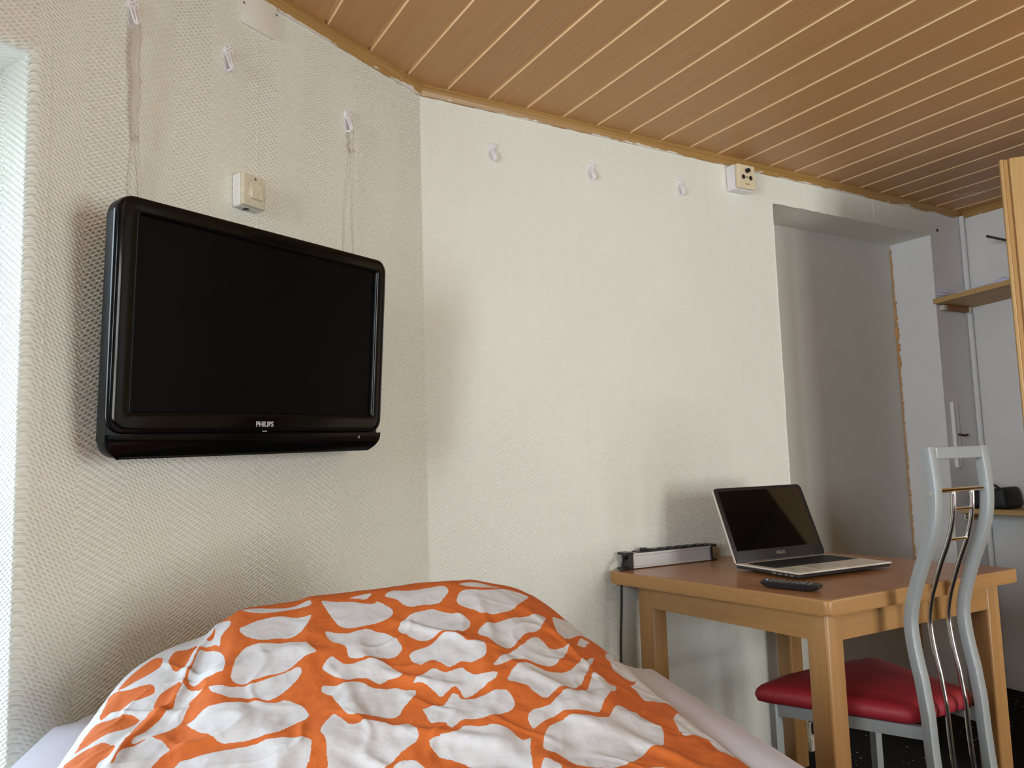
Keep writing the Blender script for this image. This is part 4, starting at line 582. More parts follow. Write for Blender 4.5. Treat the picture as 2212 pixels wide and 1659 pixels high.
# ------------------------------------------------------------------ television
tvr = thing('television', 'black flat television mounted on the wallpapered wall above the bed', 'television',
            onA(-.6435, -.12, .251), rot=(math.radians(5.0), 0, 0))
tvr.rotation_euler = (Matrix.Rotation(ANG, 3, 'Z') @ Matrix.Rotation(math.radians(4.8), 3, 'X') @ Matrix.Rotation(math.radians(-1.1), 3, 'Y')).to_euler()
TW, THh = .672, .458
def frame_xz(bm, outer, inner, y0, y1):
    """ring in the xz plane between two equal-count loops, front at y0"""
    n = len(outer)
    O0 = [bm.verts.new((x, y0, z)) for x, z in outer]; I0 = [bm.verts.new((x, y0, z)) for x, z in inner]
    O1 = [bm.verts.new((x, y1, z)) for x, z in outer]; I1 = [bm.verts.new((x, y1, z)) for x, z in inner]
    for i in range(n):
        j = (i + 1) % n
        bm.faces.new((O0[i], O0[j], I0[j], I0[i])); bm.faces.new((O1[j], O1[i], I1[i], I1[j]))
        bm.faces.new((O0[j], O0[i], O1[i], O1[j])); bm.faces.new((I0[i], I0[j], I1[j], I1[i]))
    bmesh.ops.recalc_face_normals(bm, faces=bm.faces)
    return O0, I0
# bezel: gently domed outwards, screen sits back from it
bm = bmesh.new()
prof = [(0, .016), (0, .005), (.0012, .0018), (.004, .0), (.012, -.0006), (.026, -.0006), (.0325, .0004), (.034, .003), (.0345, .010)]
loops = []
SX0, SX1, SZ0, SZ1 = -.297, .303, -.145, .199
for k, (ins, y) in enumerate(prof):
    f = ins / .0345
    x0, x1 = -TW / 2 + (SX0 + TW / 2) * f, TW / 2 + (SX1 - TW / 2) * f
    zb, zt = -.184 + (SZ0 + .184) * f, THh / 2 + (SZ1 - THh / 2) * f
    r = .026 * (1 - f) + .004
    loops.append([bm.verts.new((x, y, z)) for x, z in rrect(x1 - x0, zt - zb, r if True else 0, 6, (x0 + x1) / 2, (zb + zt) / 2)])
for a, b_ in zip(loops[:-1], loops[1:]):
    n = len(a)
    for i in range(n): bm.faces.new((a[i], a[(i + 1) % n], b_[(i + 1) % n], b_[i]))
bmesh.ops.recalc_face_normals(bm, faces=bm.faces)
link('bezel', bm, M['tv_gloss'], tvr, smooth=True, auto=70)
bm = bmesh.new(); prism(bm, rrect(TW - .004, THh - .004, .03, 8), -.040, -.013, .003, 2)
link('housing', bm, M['tv_side'], tvr, rot=(PI / 2, 0, 0), loc=(0, .0, 0), smooth=True, auto=40)
bm = bmesh.new(); prism(bm, rrect(.5, .34, .03, 6), -.085, -.045, .012, 2)
link('back_housing', bm, M['tv_side'], tvr, rot=(PI / 2, 0, 0), smooth=True, auto=40)
link('screen', boxm((SX0 - .002, .0085, SZ0 - .002), (SX1 + .002, .0115, SZ1 + .002)), M['tv_screen'], tvr)
bm = bmesh.new()
n_ = 20; rows = []
for k in range(7):            # speaker bar under the split line, curved back at the bottom
    z = -.1855 - k / 6 * .043; y = .0 + (k / 6) ** 2.2 * .016
    w = TW / 2 - .0015 - (0 if k < 2 else (k - 1) ** 2.3 / 5 ** 2.3 * .024)
    rows.append([bm.verts.new((-w + 2 * w * i / n_, y, z)) for i in range(n_ + 1)])
for a, b_ in zip(rows[:-1], rows[1:]):
    for i in range(n_): bm.faces.new((a[i], b_[i], b_[i + 1], a[i + 1]))
bk = [bm.verts.new((v.co.x, .03, v.co.z)) for v in rows[0]]
for i in range(n_): bm.faces.new((rows[0][i], rows[0][i + 1], bk[i + 1], bk[i]))
bmesh.ops.recalc_face_normals(bm, faces=bm.faces)
link('speaker_bar', bm, M['tv_gloss'], tvr, smooth=True, auto=40)
text_mesh('logo', 'PHILIPS', .0148, M['letter'], tvr, (-.012, -.0014, -.1665), (PI / 2, 0, 0), bold=.00028, sx=.93)
bm = bmesh.new(); box(bm, (.2595, -.001, -.1985), (.2635, .004, -.1925), 0); link('indicator', bm, M['red_led'], tvr)
bm = bmesh.new(); box(bm, (-.016, -.0016, -.181), (-.006, .002, -.1796), 0); link('badge', bm, M['letter'], tvr)
bm = bmesh.new()
box(bm, (-.11, .083, -.06), (.11, .095, .06)); box(bm, (-.03, .09, -.03), (.03, .118, .03))
link('wall_bracket', bm, M['iron'], tvr)

# ------------------------------------------------------------------ hooks and film strips
def hook_parts(t):
    bm = bmesh.new(); prism(bm, rrect(.017, .058, .008, 5, 0, -.006), 0, .003, .001, 1); link('backplate', bm, M['white_plastic'], t, rot=(PI / 2, 0, 0), smooth=True, auto=40)
    bm = bmesh.new(); cyl(bm, (0, 0, .013), (0, -.008, .013), .0115, 20, .0098); link('cap', bm, M['white_plastic'], t, smooth=True, auto=40)
    bm = bmesh.new()
    for dx, dz in ((0, 0), (.0045, .0045), (-.0045, .0045), (.0045, -.0045), (-.0045, -.0045)): cyl(bm, (dx, -.0075, .013 + dz), (dx, -.0085, .013 + dz), .0012, 8)
    link('pin_heads', bm, M['grey_dot'], t)
    bm = bmesh.new()
    tube(bm, catmull([(0, -.006, .004), (.0, -.010, -.006), (.0, -.016, -.018), (0, -.018, -.028), (0, -.012, -.034), (0, -.003, -.0335)], 5), .0030, 10)
    tube(bm, catmull([(.006, -.004, .004), (.0068, -.013, -.012), (.0052, -.0175, -.026), (0, -.017, -.0325), (-.0052, -.0175, -.026), (-.0068, -.013, -.012), (-.006, -.004, .004)], 5), .0023, 8)
    link('hook', bm, M['white_plastic'], t, smooth=True)
HG = 'white plastic picture hooks along the walls'
hk = thing('wall_hook', 'white plastic hook nailed above the television\'s left end, holding the widest film strip', 'hook', onA(-.886, -.0005, .893), ANG, HG); hook_parts(hk)
def copy_hook(label, loc, rz):
    r = hk.copy(); C.objects.link(r); r.location = loc; r.rotation_euler = (0, 0, rz); r['label'] = label
    for ch in list(hk.children):
        c = ch.copy(); C.objects.link(c); c.parent = r
copy_hook('empty white plastic hook between the cover plate and the film strips, above the light switch', onA(-.667, -.0005, .897), ANG)
copy_hook('white plastic hook above the television\'s right end, holding the thin film loop', onA(-.302, -.0005, .888), ANG)
copy_hook('empty white plastic hook on the back wall nearest to the wall corner', (1.133, YW - .0005, ZC + .947), 0)
copy_hook('empty white plastic hook in the middle of the three on the back wall', (1.508, YW - .0005, ZC + .949), 0)
copy_hook('empty white plastic hook on the back wall closest to the ivory socket box', (1.902, YW - .0005, ZC + .956), 0)

def ribbon(bm, pts, widths, seed, thick=.0012):
    rnd = random.Random(seed); L = []; R = []
    for (x, y, z), w in zip(pts, widths):
        j = rnd.uniform(-.003, .001)
        L.append((x - w / 2, y + j, z)); R.append((x + w / 2, y + rnd.uniform(-.004, .001), z))
    vs = []
    for a, b_ in zip(L, R):
        m_ = ((a[0] + b_[0]) / 2 + rnd.uniform(-.001, .001), (a[1] + b_[1]) / 2 - .004, a[2])
        vs.append([[bm.verts.new((q[0], q[1] + d_, q[2])) for q in (a, m_, b_)] for d_ in (0, thick)])
    for A, B in zip(vs[:-1], vs[1:]):
        for lay in (0, 1):
            for i in (0, 1): bm.faces.new((A[lay][i], B[lay][i], B[lay][i + 1], A[lay][i + 1]))
        for i in (0, 2): bm.faces.new((A[0][i], A[1][i], B[1][i], B[0][i]))
    bmesh.ops.recalc_face_normals(bm, faces=bm.faces)
def film(label, x0, ztop, zmid, zbot, wtop, wmid, strands_and_shadows, seed):
    r = thing('film_strip', label, 'film strip', onA(x0, 0, zbot), ANG)
    H = ztop - zbot; bm = bmesh.new(); n = 16
    pts = [(.002 * math.sin(i * .9) + (.006 * i / n), -.016 + .007 * i / n, H - (ztop - zmid) * i / n) for i in range(n + 1)]
    ribbon(bm, pts, [wtop + (wmid - wtop) * i / n + random.uniform(-.002, .002) for i in range(n + 1)], seed)
    link('strip', bm, M['film'], r, smooth=True)
    for a, b_ in strands_and_shadows:  # first tube of each two is the other's cast shadow, built as a solid
        bm = bmesh.new(); tube(bm, catmull([(pts[-1][0] + (a > 0) * .004 - .002, -.012, zmid - zbot + .01), ((a + b_) / 2, -.007, (zmid - zbot) / 2), (b_, -.004, .0)], 6), .0016, 6)
        link('strand', bm, M['film'], r, smooth=True)
film('wide crumpled clear film strip hanging from the left hook down behind the television', -.886, .868, .63, .47, .021, .014, ((-.004, -.001), (.012, .024)), 5)  # left thread is an added tube standing in for the right one's shadow
film('thin clear film strip, its shadow modelled beside it, hanging from the right hook down behind the television', -.300, .862, .80, .50, .008, .014, ((-.010, -.022), (.004, .018)), 9)  # left thread models the shadow thrown by the right one

# light switch on the television wall
sw = thing('light_switch', 'old surface mounted light switch smeared with paint, above the television', 'switch', onA(-.620, 0, .598), ANG, rot=None)
sw.rotation_euler = (0, 0, ANG)
link('housing', boxm((-.032, -.026, -.0365), (.032, 0, .0365), .004), M['painted_plastic'], sw)
link('cover', boxm((-.0305, -.0355, -.0355), (.0305, -.024, .0355), .003), M['ivory_dirty'], sw)
link('rocker', boxm((-.013, -.041, -.019), (.019, -.034, .0175), .002), M['ivory_dirty'], sw)
bm = bmesh.new(); cyl(bm, (.001, -.035, .027), (.001, -.0368, .027), .0028, 14); link('screw', bm, M['grey_dot'], sw)
bm = bmesh.new(); cyl(bm, (-.006, -.014, -.034), (-.006, -.014, -.038), .0065, 14); link('cable_hole', bm, M['dark'], sw)
# blank cover plate under the ceiling
bm = bmesh.new(); prism(bm, rrect(.10, .118, .012, 5), 0, .0065, .0012, 2)
cp = link('cover_plate', bm, M['cover'], loc=onA(-.584, 0, 1.052), rot=(PI / 2, 0, ANG), smooth=True, auto=40)
tag(cp, 'blank painted cover plate tucked under the ceiling trim on the television wall', 'cover plate')
for dx, dz in ((-.043, -.012), (.0495, .004)):
    bm = bmesh.new(); cyl(bm, (dx, dz, .004), (dx, dz, .0072), .0028, 10); link('screw', bm, M['grey_dot'], cp)
# antenna socket under the trim of the back wall
so = thing('antenna_socket', 'ivory surface mounted antenna socket box under the trim of the back wall', 'socket', (2.185, YW, ZC + 1.018))
link('housing', boxm((-.047, -.040, -.048), (.047, 0, .046), .003), M['white_plastic'], so)
link('faceplate', boxm((-.045, -.056, -.046), (.045, -.041, .045), .004), M['ivory'], so)
for dx, dz in ((-.018, -.004), (.02, -.004)):
    bm = bmesh.new(); cyl(bm, (dx, -.0555, dz), (dx, -.0572, dz), .0088, 20); link('port', bm, M['dark'], so)
bm = bmesh.new(); cyl(bm, (.001, -.0555, .021), (.001, -.066, .021), .0085, 18); cyl(bm, (.001, -.066, .021), (.001, -.07, .021), .0055, 14); link('plug', bm, M['black'], so)
bm = bmesh.new(); cyl(bm, (.001, -.0555, -.003), (.001, -.0568, -.003), .003, 10); link('screw', bm, M['dark'], so)
text_mesh('lettering', 'TV', .007, M['dark'], so, (.003, -.0561, -.029), (PI / 2, 0, 0), .0003) if False else None
bm = bmesh.new()
for i in range(4): box(bm, (-.008 + i * .0055, -.0563, -.032), (-.004 + i * .0055, -.0558, -.027))
link('marking', bm, plain('faded_marking', (.25, .2, .13), .6), so)

# ------------------------------------------------------------------ table
TZ = ZC - .36
FL_, FR_, BR_, BL_ = (1.588, 1.247), (2.402, 1.228), (2.312, 1.986), (1.500, 1.986)
tb = thing('table', 'honey coloured wooden table with a brown top against the back wall', 'table', (1.95, 1.6, 0))
def rel(p): return (p[0] - 1.95, p[1] - 1.6)
def rounded_quad(Q, r, n=6):
    out = []; m_ = len(Q)
    for i in range(m_):
        p0, p1, p2 = Vector(Q[i - 1]), Vector(Q[i]), Vector(Q[(i + 1) % m_])
        a = p1 + (p0 - p1).normalized() * r; b_ = p1 + (p2 - p1).normalized() * r
        for k in range(n + 1):
            t = k / n; out.append(tuple((1 - t) ** 2 * a + 2 * t * (1 - t) * p1 + t * t * b_))
    return out
def inset(Q, d):
    out = []; m_ = len(Q)
    for i in range(m_):
        p0, p1, p2 = Vector(Q[i - 1]), Vector(Q[i]), Vector(Q[(i + 1) % m_])
        u = (p1 - p0).normalized(); v = (p2 - p1).normalized(); nu = Vector((-u.y, u.x)); nv = Vector((-v.y, v.x))
        k = (nu + nv) / (1 + nu.dot(nv)); out.append(tuple(p1 + k * d))
    return out
Q = [rel(q) for q in (FL_, FR_, BR_, BL_)]
bm = bmesh.new(); prism(bm, rounded_quad(Q, .016), TZ - .038, TZ - .0005, .006, 3, bev_v=False)
link('tabletop', bm, M['beech'], tb, smooth=True, auto=40)
bm = bmesh.new(); prism(bm, rounded_quad(inset(Q, .0075), .012), TZ - .002, TZ)
link('top_veneer', bm, M['brown_top'], tb)
legs = [(1.646, 1.308), (1.603, 1.905), (2.322, 1.292), (2.232, 1.925)]
for x, y in legs:
    bm = bmesh.new(); x, y = rel((x, y)); box(bm, (x - .031, y - .031, 0), (x + .031, y + .031, TZ - .038), .007, 3)
    link('leg', bm, M['beech_z'], tb, smooth=True, auto=35)
def apron(p0, p1, w, mat):
    a, b_ = Vector(rel(p0)), Vector(rel(p1)); d = (b_ - a); n = Vector((-d.y, d.x)).normalized() * w
    bm = bmesh.new(); prism(bm, [tuple(a), tuple(b_), tuple(b_ + n), tuple(a + n)], TZ - .108, TZ - .038)
    bmesh.ops.recalc_face_normals(bm, faces=bm.faces)
    link('apron', bm, mat, tb)
apron((1.572, 1.90), (1.616, 1.315), .022, M['beech_y']); apron((1.65, 1.279), (2.32, 1.263), .022, M['beech'])
apron((2.352, 1.30), (2.262, 1.92), .022, M['beech_y']); apron((2.23, 1.952), (1.60, 1.934), .022, M['beech'])

# laptop
lp = thing('laptop', 'open laptop with black screen and pale keyboard deck on the table', 'laptop', (1.767, 1.476, TZ), math.radians(-4.4))
LW, LD = .376, .25
bm = bmesh.new(); box(bm, (0.002, .004, .004), (LW - .002, LD, .0165), .004, 2)
for v in bm.verts:
    if v.co.z < .008: v.co.x = .02 + (v.co.x) * (LW - .04) / LW; v.co.y = .02 + v.co.y * (LD - .02) / LD
link('base', bm, M['black'], lp)
for x in (.05, LW - .05):
    for y in (.05, LD - .03):
        bm = bmesh.new(); cyl(bm, (x, y, 0), (x, y, .006), .008, 14); link('foot', bm, M['black_matte'], lp)
link('deck', boxm((0, 0, .0165), (LW, LD, .0215), .002, 2), M['lap_deck'], lp)
bm = bmesh.new()
box(bm, (.022, .105, .0213), (.362, .222, .0219))
for r_ in range(6):
    y = .107 + r_ * .019; x = .024
    ws = [.0165] * 19
    if r_ == 0: ws = [.0165] * 4 + [.084] + [.0165] * 9
    for w in ws:
        if x + w > .362: break
        box(bm, (x, y, .0218), (x + w - .0028, y + .0162, .0236)); x += w + .0005
link('keyboard', bm, M['lap_key'], lp)
link('touchpad', boxm((.098, .018, .0212), (.205, .088, .0219), 0), M['pad'], lp)
link('sticker', boxm((.030, .062, .0214), (.052, .070, .0219), 0), M['green'], lp)
link('sticker', boxm((.028, .02, .0214), (.05, .04, .0219), 0), plain('pale_sticker', (.6, .62, .6), .3), lp)
for y, w in ((.085, .016), (.063, .014), (.042, .010), (.02, .012)):
    link('port', boxm((.0005, y, .0085), (.004, y + w, .0145), 0), M['grey_dot'], lp)
lid = bpy.data.objects.new('lid', None); 
bm = bmesh.new(); prism(bm, rrect(LW - .004, .243, .012, 6, LW / 2, .1215), -.009, 0, .003, 2)
LIDROT = (math.radians(112), 0, 0); LIDLOC = (0, LD - .006, .020)
# lid modelled lying open about the hinge: local y runs up the lid, +z is the screen side after rotation
lido = link('lid', bm, M['black'], lp, loc=LIDLOC, rot=(math.radians(180 - 112), 0, 0), smooth=True, auto=40)
bm = bmesh.new(); prism(bm, rrect(.344, .194, .002, 2, LW / 2, .135), -.0002, .0006); link('screen', bm, M['lap_screen'], lido)
bm = bmesh.new(); box(bm, (.05, -.006, -.009), (LW - .05, .006, .0)); link('hinge', bm, M['lap_deck'], lido)
bm = bmesh.new(); cyl(bm, (LW / 2, .236, 0), (LW / 2, .236, .0008), .0016, 10); link('webcam', bm, M['grey_dot'], lido)
text_mesh('logo', 'ASUS', .014, plain('laptop_lettering', (.32, .28, .25), .35, .5), lido, (LW / 2, .0225, .0004), (0, 0, 0), .0004, .0003, 1.15)
bm = bmesh.new()
for seg in [(-.001, 0, -.0095, .0, .243)]:
    box(bm, (-.0005, .004, -.0088), (.0018, .238, -.003))
link('lid_edge', bm, M['lap_deck'], lido)

# remote control
rm = thing('remote_control', 'black remote control lying on the table in front of the laptop', 'remote', (1.652, 1.408, TZ), math.radians(-74.5))
bm = bmesh.new(); ns = 16; rings = []
for i in range(ns + 1):
    s = i / ns; x = (s - .5) * .156
    taper = math.sin(PI * min(1, max(0, s * 6 + .12) / 2 if s < .3 else 1)) if s < .3 else 1
    e = min(s, 1 - s) * .156; k = math.sqrt(max(0, 1 - (1 - min(1, e / .012)) ** 2)) if e < .012 else 1
    w = .021 * (.72 + .28 * k); zb = .0 + .008 * (1 - min(1, e / .03)) ** 1.5; zt = .0185 - .0015 * (1 - k)
    sec = [(-w, zt - .003), (-w * .88, zt), (w * .88, zt), (w, zt - .003), (w * .9, zb + .004), (w * .6, zb), (-w * .6, zb), (-w * .9, zb + .004)]
    rings.append([bm.verts.new((x, y, z)) for y, z in sec])
for A, B in zip(rings[:-1], rings[1:]):
    for k in range(8): bm.faces.new((A[k], A[(k + 1) % 8], B[(k + 1) % 8], B[k]))
bm.faces.new(rings[0]); bm.faces.new(list(reversed(rings[-1]))); bmesh.ops.recalc_face_normals(bm, faces=bm.faces)
link('body', bm, M['black'], rm, smooth=True, auto=35)
bt = None
for i in range(9):
    for j in (-1, 0, 1):
        if i == 0 and j != 0: continue
        x = -.064 + i * .0145; y = j * .0115
        if bt is None:
            bm = bmesh.new(); cyl(bm, (0, 0, .018), (0, 0, .0198), .0036, 12); bt = link('button', bm, M['blue'], rm, loc=(x, y, 0))
            bt['label'] = 'pale blue power button'
            bm = bmesh.new(); cyl(bm, (0, 0, .018), (0, 0, .0195), .0035, 12); mk = None; dark_me = bm
        elif mk is None:
            mk = link('button', dark_me, M['grey_dot'], rm, loc=(x, y, 0))
        else:
            c = mk.copy(); C.objects.link(c); c.parent = rm; c.location = (x, y, 0)
# pale print marks beside the lower keys
bm = bmesh.new()
for x, y in ((.018, .004), (.030, -.004), (.032, .006)): box(bm, (x, y, .0180), (x + .006, y + .002, .0189))
link('marking', bm, M['white_plastic'], rm)

# power strip
ps = thing('power_strip', 'aluminium power strip with black ends at the back left of the table', 'power strip', (1.572, 1.955, TZ), math.radians(-3.2))
PL = .325
bm = bmesh.new()
prism(bm, [(0, 0), (.044, 0), (.044, .004), (.040, .006), (.040, .038), (.044, .040), (.044, .046), (0, .046), (0, .040), (.004, .038), (.004, .006), (0, .004)], 0, PL)
link('housing', bm, M['alu'], ps, rot=(PI / 2, 0, PI / 2), loc=(0, -.002, .003))
# housing runs along +x, 44 mm deep, 46 mm tall
link('socket_panel', boxm((0.03, .004, .047), (PL - .004, .040, .0525), .001, 1), M['black'], ps)
for k, (x0, x1) in enumerate(((-.030, .004), (PL - .006, PL + .022))):
    bm = bmesh.new()
    box(bm, (x0, -.006 if k == 0 else -.004, .046), (x1 if k == 0 else x1, .038 if k == 0 else .042, .0535), .002, 1)
    box(bm, (x0 - .002, -.004, 0), (x1, .040, .006), .002, 1)
    if k == 0: box(bm, (-.014, -.003, .005), (.003, .036, .047), .001, 1)
    else: box(bm, (PL - .006, -.003, .005), (PL + .003, .036, .047), .001, 1)
    link('end_cap', bm, M['black'], ps)
so0 = None
for k in range(6):
    x = .098 + k * .038
    if so0 is None:
        bm = bmesh.new(); cyl(bm, (0, 0, .0520), (0, 0, .0552), .0185, 24); cyl(bm, (0, 0, .0551), (0, 0, .0556), .0150, 24)
        so0 = link('socket', bm, M['black_matte'], ps, loc=(x, .021, 0), smooth=True, auto=40)
    else:
        c = so0.copy(); C.objects.link(c); c.parent = ps; c.location = (x, .021, 0)
link('rocker_switch', boxm((.052, .012, .051), (.072, .032, .0615), .003, 2), M['black'], ps)
bm = bmesh.new()
tube(bm, catmull([(-.010, .018, .036), (-.028, .006, .034), (-.044, -.010, .022), (-.0545, -.018, .0), (-.0565, -.018, -.03), (-.061, -.017, -.12), (-.067, -.015, -.22), (-.07, -.01, -.4), (-.075, .0, -TZ + .01)], 8), .0042, 10)
link('power_cord', bm, M['black_matte'], ps, smooth=True)
ps['label'] = 'aluminium power strip with black ends and hanging cord at the table\'s back left'

# ------------------------------------------------------------------ chair
K = .984
CHL, CHR = 1.85 * K, 2.083 * K      # left faces of the two uprights
ch = thing('chair', 'silver high-backed chair with a red padded seat pushed under the table', 'chair', (1.95, 1.35, 0))
def rc(x, y, z): return (x - 1.95, y - 1.35, z)
prof = [(-.003, 1.129), (-.062, 1.123), (-.121, 1.121), (-.179, 1.127), (-.238, 1.143), (-.299, 1.168), (-.365, 1.192), (-.391, 1.200), (-.435, 1.209), (-.48, 1.208), (-.534, 1.201), (-.577, 1.193), (-.62, 1.188), (-.654, 1.184), (-.698, 1.182), (-.747, 1.180), (-.85, 1.172), (-.95, 1.155), (-1.105, 1.115)]
cur = [(p.x, p.y) for p in catmull([(y * K, ZC + z * K, 0) for z, y in prof], 4)]
cur = [(y - 1.35, max(z, 0)) for y, z in cur]
def yat(z): 
    zs = [c[1] for c in cur][::-1]; ys = [c[0] for c in cur][::-1]; return float(np.interp(z, zs, ys))
UW, UD = .030, .022
for x0 in (CHL, CHR):
    bm = bmesh.new(); sweep_rect(bm, cur, x0 - 1.95, x0 + UW - 1.95, UD)
    es = [e for e in bm.edges if abs(e.verts[0].co.x - e.verts[1].co.x) < 1e-6 and len(e.link_faces) == 2 and e.calc_face_angle(0) > 1]
    bmesh.ops.bevel(bm, geom=es, offset=.0016, segments=2, affect='EDGES', profile=.5)
    link('leg', bm, M['silver'], ch, smooth=True, auto=35)['label'] = 'curved rear leg running up into the backrest'
zt = ZC - .003 * K
bm = bmesh.new(); yt = yat(zt - .015); box(bm, (CHL + UW - .001 - 1.95, yt, zt - .031), (CHR + .001 - 1.95, yt + UD, zt), .003, 2); link('top_rail', bm, M['silver'], ch)
zr = ZC - .112 * K; yr = yat(zr) + UD / 2
bm = bmesh.new(); cyl(bm, (CHL + UW - 1.953, yr, zr), (CHR - 1.947, yr, zr), .0062, 16); link('cross_rod', bm, M['chrome'], ch, smooth=True, auto=50)
RX = (1.945 * K, 2.028 * K)
for x in RX:
    bm = bmesh.new(); pts = [(x - 1.95, c[0] + UD / 2, c[1]) for c in cur if .25 < c[1] < zr - .002]
    tube(bm, [(x - 1.95, yr, zr)] + pts, .0062, 12); link('back_rod', bm, M['chrome'], ch, smooth=True)
for z in (-.161, -.238):
    zz = ZC + z * K; yy = yat(zz) + UD / 2; bm = bmesh.new(); cyl(bm, (RX[0] - 1.95, yy, zz), (RX[1] - 1.95, yy, zz), .0045, 14); link('rung', bm, M['chrome'], ch, smooth=True, auto=50)
bm = bmesh.new(); cyl(bm, (CHL - 1.95 + .001, yr, zr - .006), (CHL - 1.9515, yr, zr - .006), .0045, 16); link('screw', bm, M['chrome'], ch)
for x in (CHL, CHR): pass
# seat
SZ = ZC - .635
front, rear = 1.592, 1.196
cxs = (CHL + CHR + UW) / 2
seat_poly = rounded_quad([rc(cxs - .135, rear, 0)[:2], rc(cxs + .135, rear, 0)[:2], rc(cxs + .235, front - .03, 0)[:2], rc(cxs + .09, front, 0)[:2], rc(cxs - .15, front, 0)[:2], rc(cxs - .305, front - .03, 0)[:2]], .035, 6)
bm = bmesh.new(); cen = Vector((cxs - 1.95, (front + rear) / 2 - 1.35))
lv = []
for sc_, z in ((.93, SZ - .046), (.985, SZ - .041), (1.0, SZ - .030), (1.0, SZ - .022), (.985, SZ - .013), (.95, SZ - .005), (.86, SZ), (.6, SZ + .003), (.3, SZ + .004)):
    lv.append([bm.verts.new((cen.x + (x - cen.x) * sc_, cen.y + (y - cen.y) * sc_, z)) for x, y in seat_poly])
for A, B in zip(lv[:-1], lv[1:]):
    n = len(A)
    for i in range(n): bm.faces.new((A[i], A[(i + 1) % n], B[(i + 1) % n], B[i]))
bm.faces.new(list(reversed(lv[0]))); bm.faces.new(lv[-1]); bmesh.ops.recalc_face_normals(bm, faces=bm.faces)
link('seat', bm, M['red'], ch, smooth=True)
# frame under the seat and the front legs
zf = SZ - .047
FLX = (cxs - .225 - .035, cxs + .225 - .07); FY = front - .075
for x in FLX:
    bm = bmesh.new(); a = rc(x, FY, 0); box(bm, (a[0] - .014, a[1] - .011, 0), (a[0] + .014, a[1] + .011, zf + .004), .003, 2); link('leg', bm, M['silver'], ch)
def bar(bm, p, q, h, w):
    p, q = Vector(p), Vector(q); d_ = (q - p); n = Vector((-d_.y, d_.x, 0)).normalized() * w / 2
    v = [bm.verts.new(c) for c in (p - n, q - n, q + n, p + n)]; u = [bm.verts.new(Vector(c.co) - Vector((0, 0, h))) for c in v]
    bm.faces.new(v); bm.faces.new(list(reversed(u)))
    for i in range(4): bm.faces.new((v[i], u[i], u[(i + 1) % 4], v[(i + 1) % 4]))
    bmesh.ops.recalc_face_normals(bm, faces=bm.faces)
yb = yat(zf) + 1.35 + UD - .002
for x, xr in ((FLX[0], CHL + .015), (FLX[1], CHR + .015)):
    bm = bmesh.new(); bar(bm, rc(x, FY, zf + .002), rc(xr, yb, zf + .002), .030, .018); link('seat_rail', bm, M['silver'], ch)
bm = bmesh.new(); bar(bm, rc(FLX[0], FY, zf), rc(FLX[1], FY, zf), .030, .016); link('seat_rail', bm, M['silver'], ch)

# ------------------------------------------------------------------ shelves in the recess on the right
def shelf(name, label, x0, ztop, y0, th, tilt, block):
    r = thing(name, label, 'shelf', (XE, YW - .001, ZC + ztop - th), 0, rot=(tilt, 0, 0))
    link('board', boxm((x0 - XE, -1.05, 0), (-.001, -.0 if tilt == 0 else -.002, th), .0015, 1), M['shelf'], r)
    return r
us = shelf('wall_shelf', 'upper wooden shelf with papers, fixed across the corner of the right wall', 3.40, .660, 2.0, .022, math.radians(-3.6), None)
ls = shelf('wall_shelf', 'lower wooden shelf holding the black bag, behind the chair back', 3.495, -.283, 2.0, .022, 0, None)
b_ = link('support_block', boxm((-.215, -.022, -.024), (-.04, 0, -.001), .002, 1), M['block'], us)
bm = bmesh.new(); box(bm, (-.245, -.023, -.027), (-.214, .0, -.003), .004, 1); link('plaster_patch', bm, M['plaster'], us); bm = bmesh.new(); box(bm, (-.04, -.026, -.028), (-.02, .0, -.002), .004, 1); link('plaster_patch', bm, M['plaster'], us)
link('support_block', boxm((-.16, -.022, -.026), (-.05, 0, -.001), .002, 1), M['block'], ls)
link('plaster_patch', boxm((-.19, -.023, -.03), (-.158, 0, -.002), .004, 1), M['plaster'], ls)
bm = bmesh.new(); tube(bm, catmull([(-.193, -.02, .0), (-.203, -.02, -.012), (-.196, -.02, -.022), (-.188, -.02, -.014)], 5), .0022, 8); link('cup_hook', bm, M['iron'], ls)
# papers on the upper shelf
for k, (dx, dy, ln, rz, lab) in enumerate(((-.272, -.012, .30, .03, 'lowest white sheet lying on the upper shelf, sticking out at the left'), (-.27, -.02, .28, -.02, 'upper white sheet with a curled end on the upper shelf'))):
    bm = bmesh.new(); n = 14; A = []; B = []
    for i in range(n + 1):
        s = i / n; z = .003 * k + .0006 + (.022 + .012 * k) * max(0, 1 - s * 3) ** 1.5 + (.014 * k) * max(0, s * 4 - 3) ** 2
        A.append((0, -s * ln, z)); B.append((.21, -s * ln, z))
    for th in (0, .0012):
        va = [bm.verts.new((x, y, z + th)) for x, y, z in A]; vb = [bm.verts.new((x, y, z + th)) for x, y, z in B]
        for i in range(n): bm.faces.new((va[i], va[i + 1], vb[i + 1], vb[i]))
        if th == 0: pa, pb = va, vb
    for i in range(n): bm.faces.new((pa[i], pa[i + 1], va[i + 1], va[i])); bm.faces.new((pb[i + 1], pb[i], vb[i], vb[i + 1]))
    bmesh.ops.recalc_face_normals(bm, faces=bm.faces)
    o = link('paper_sheet', bm, M['paper'], loc=(XE + dx, YW + dy, ZC + .6605 + .003 * k), rot=(math.radians(-3.6), 0, rz), smooth=True)
    tag(o, lab, 'paper', 'papers on the upper shelf')
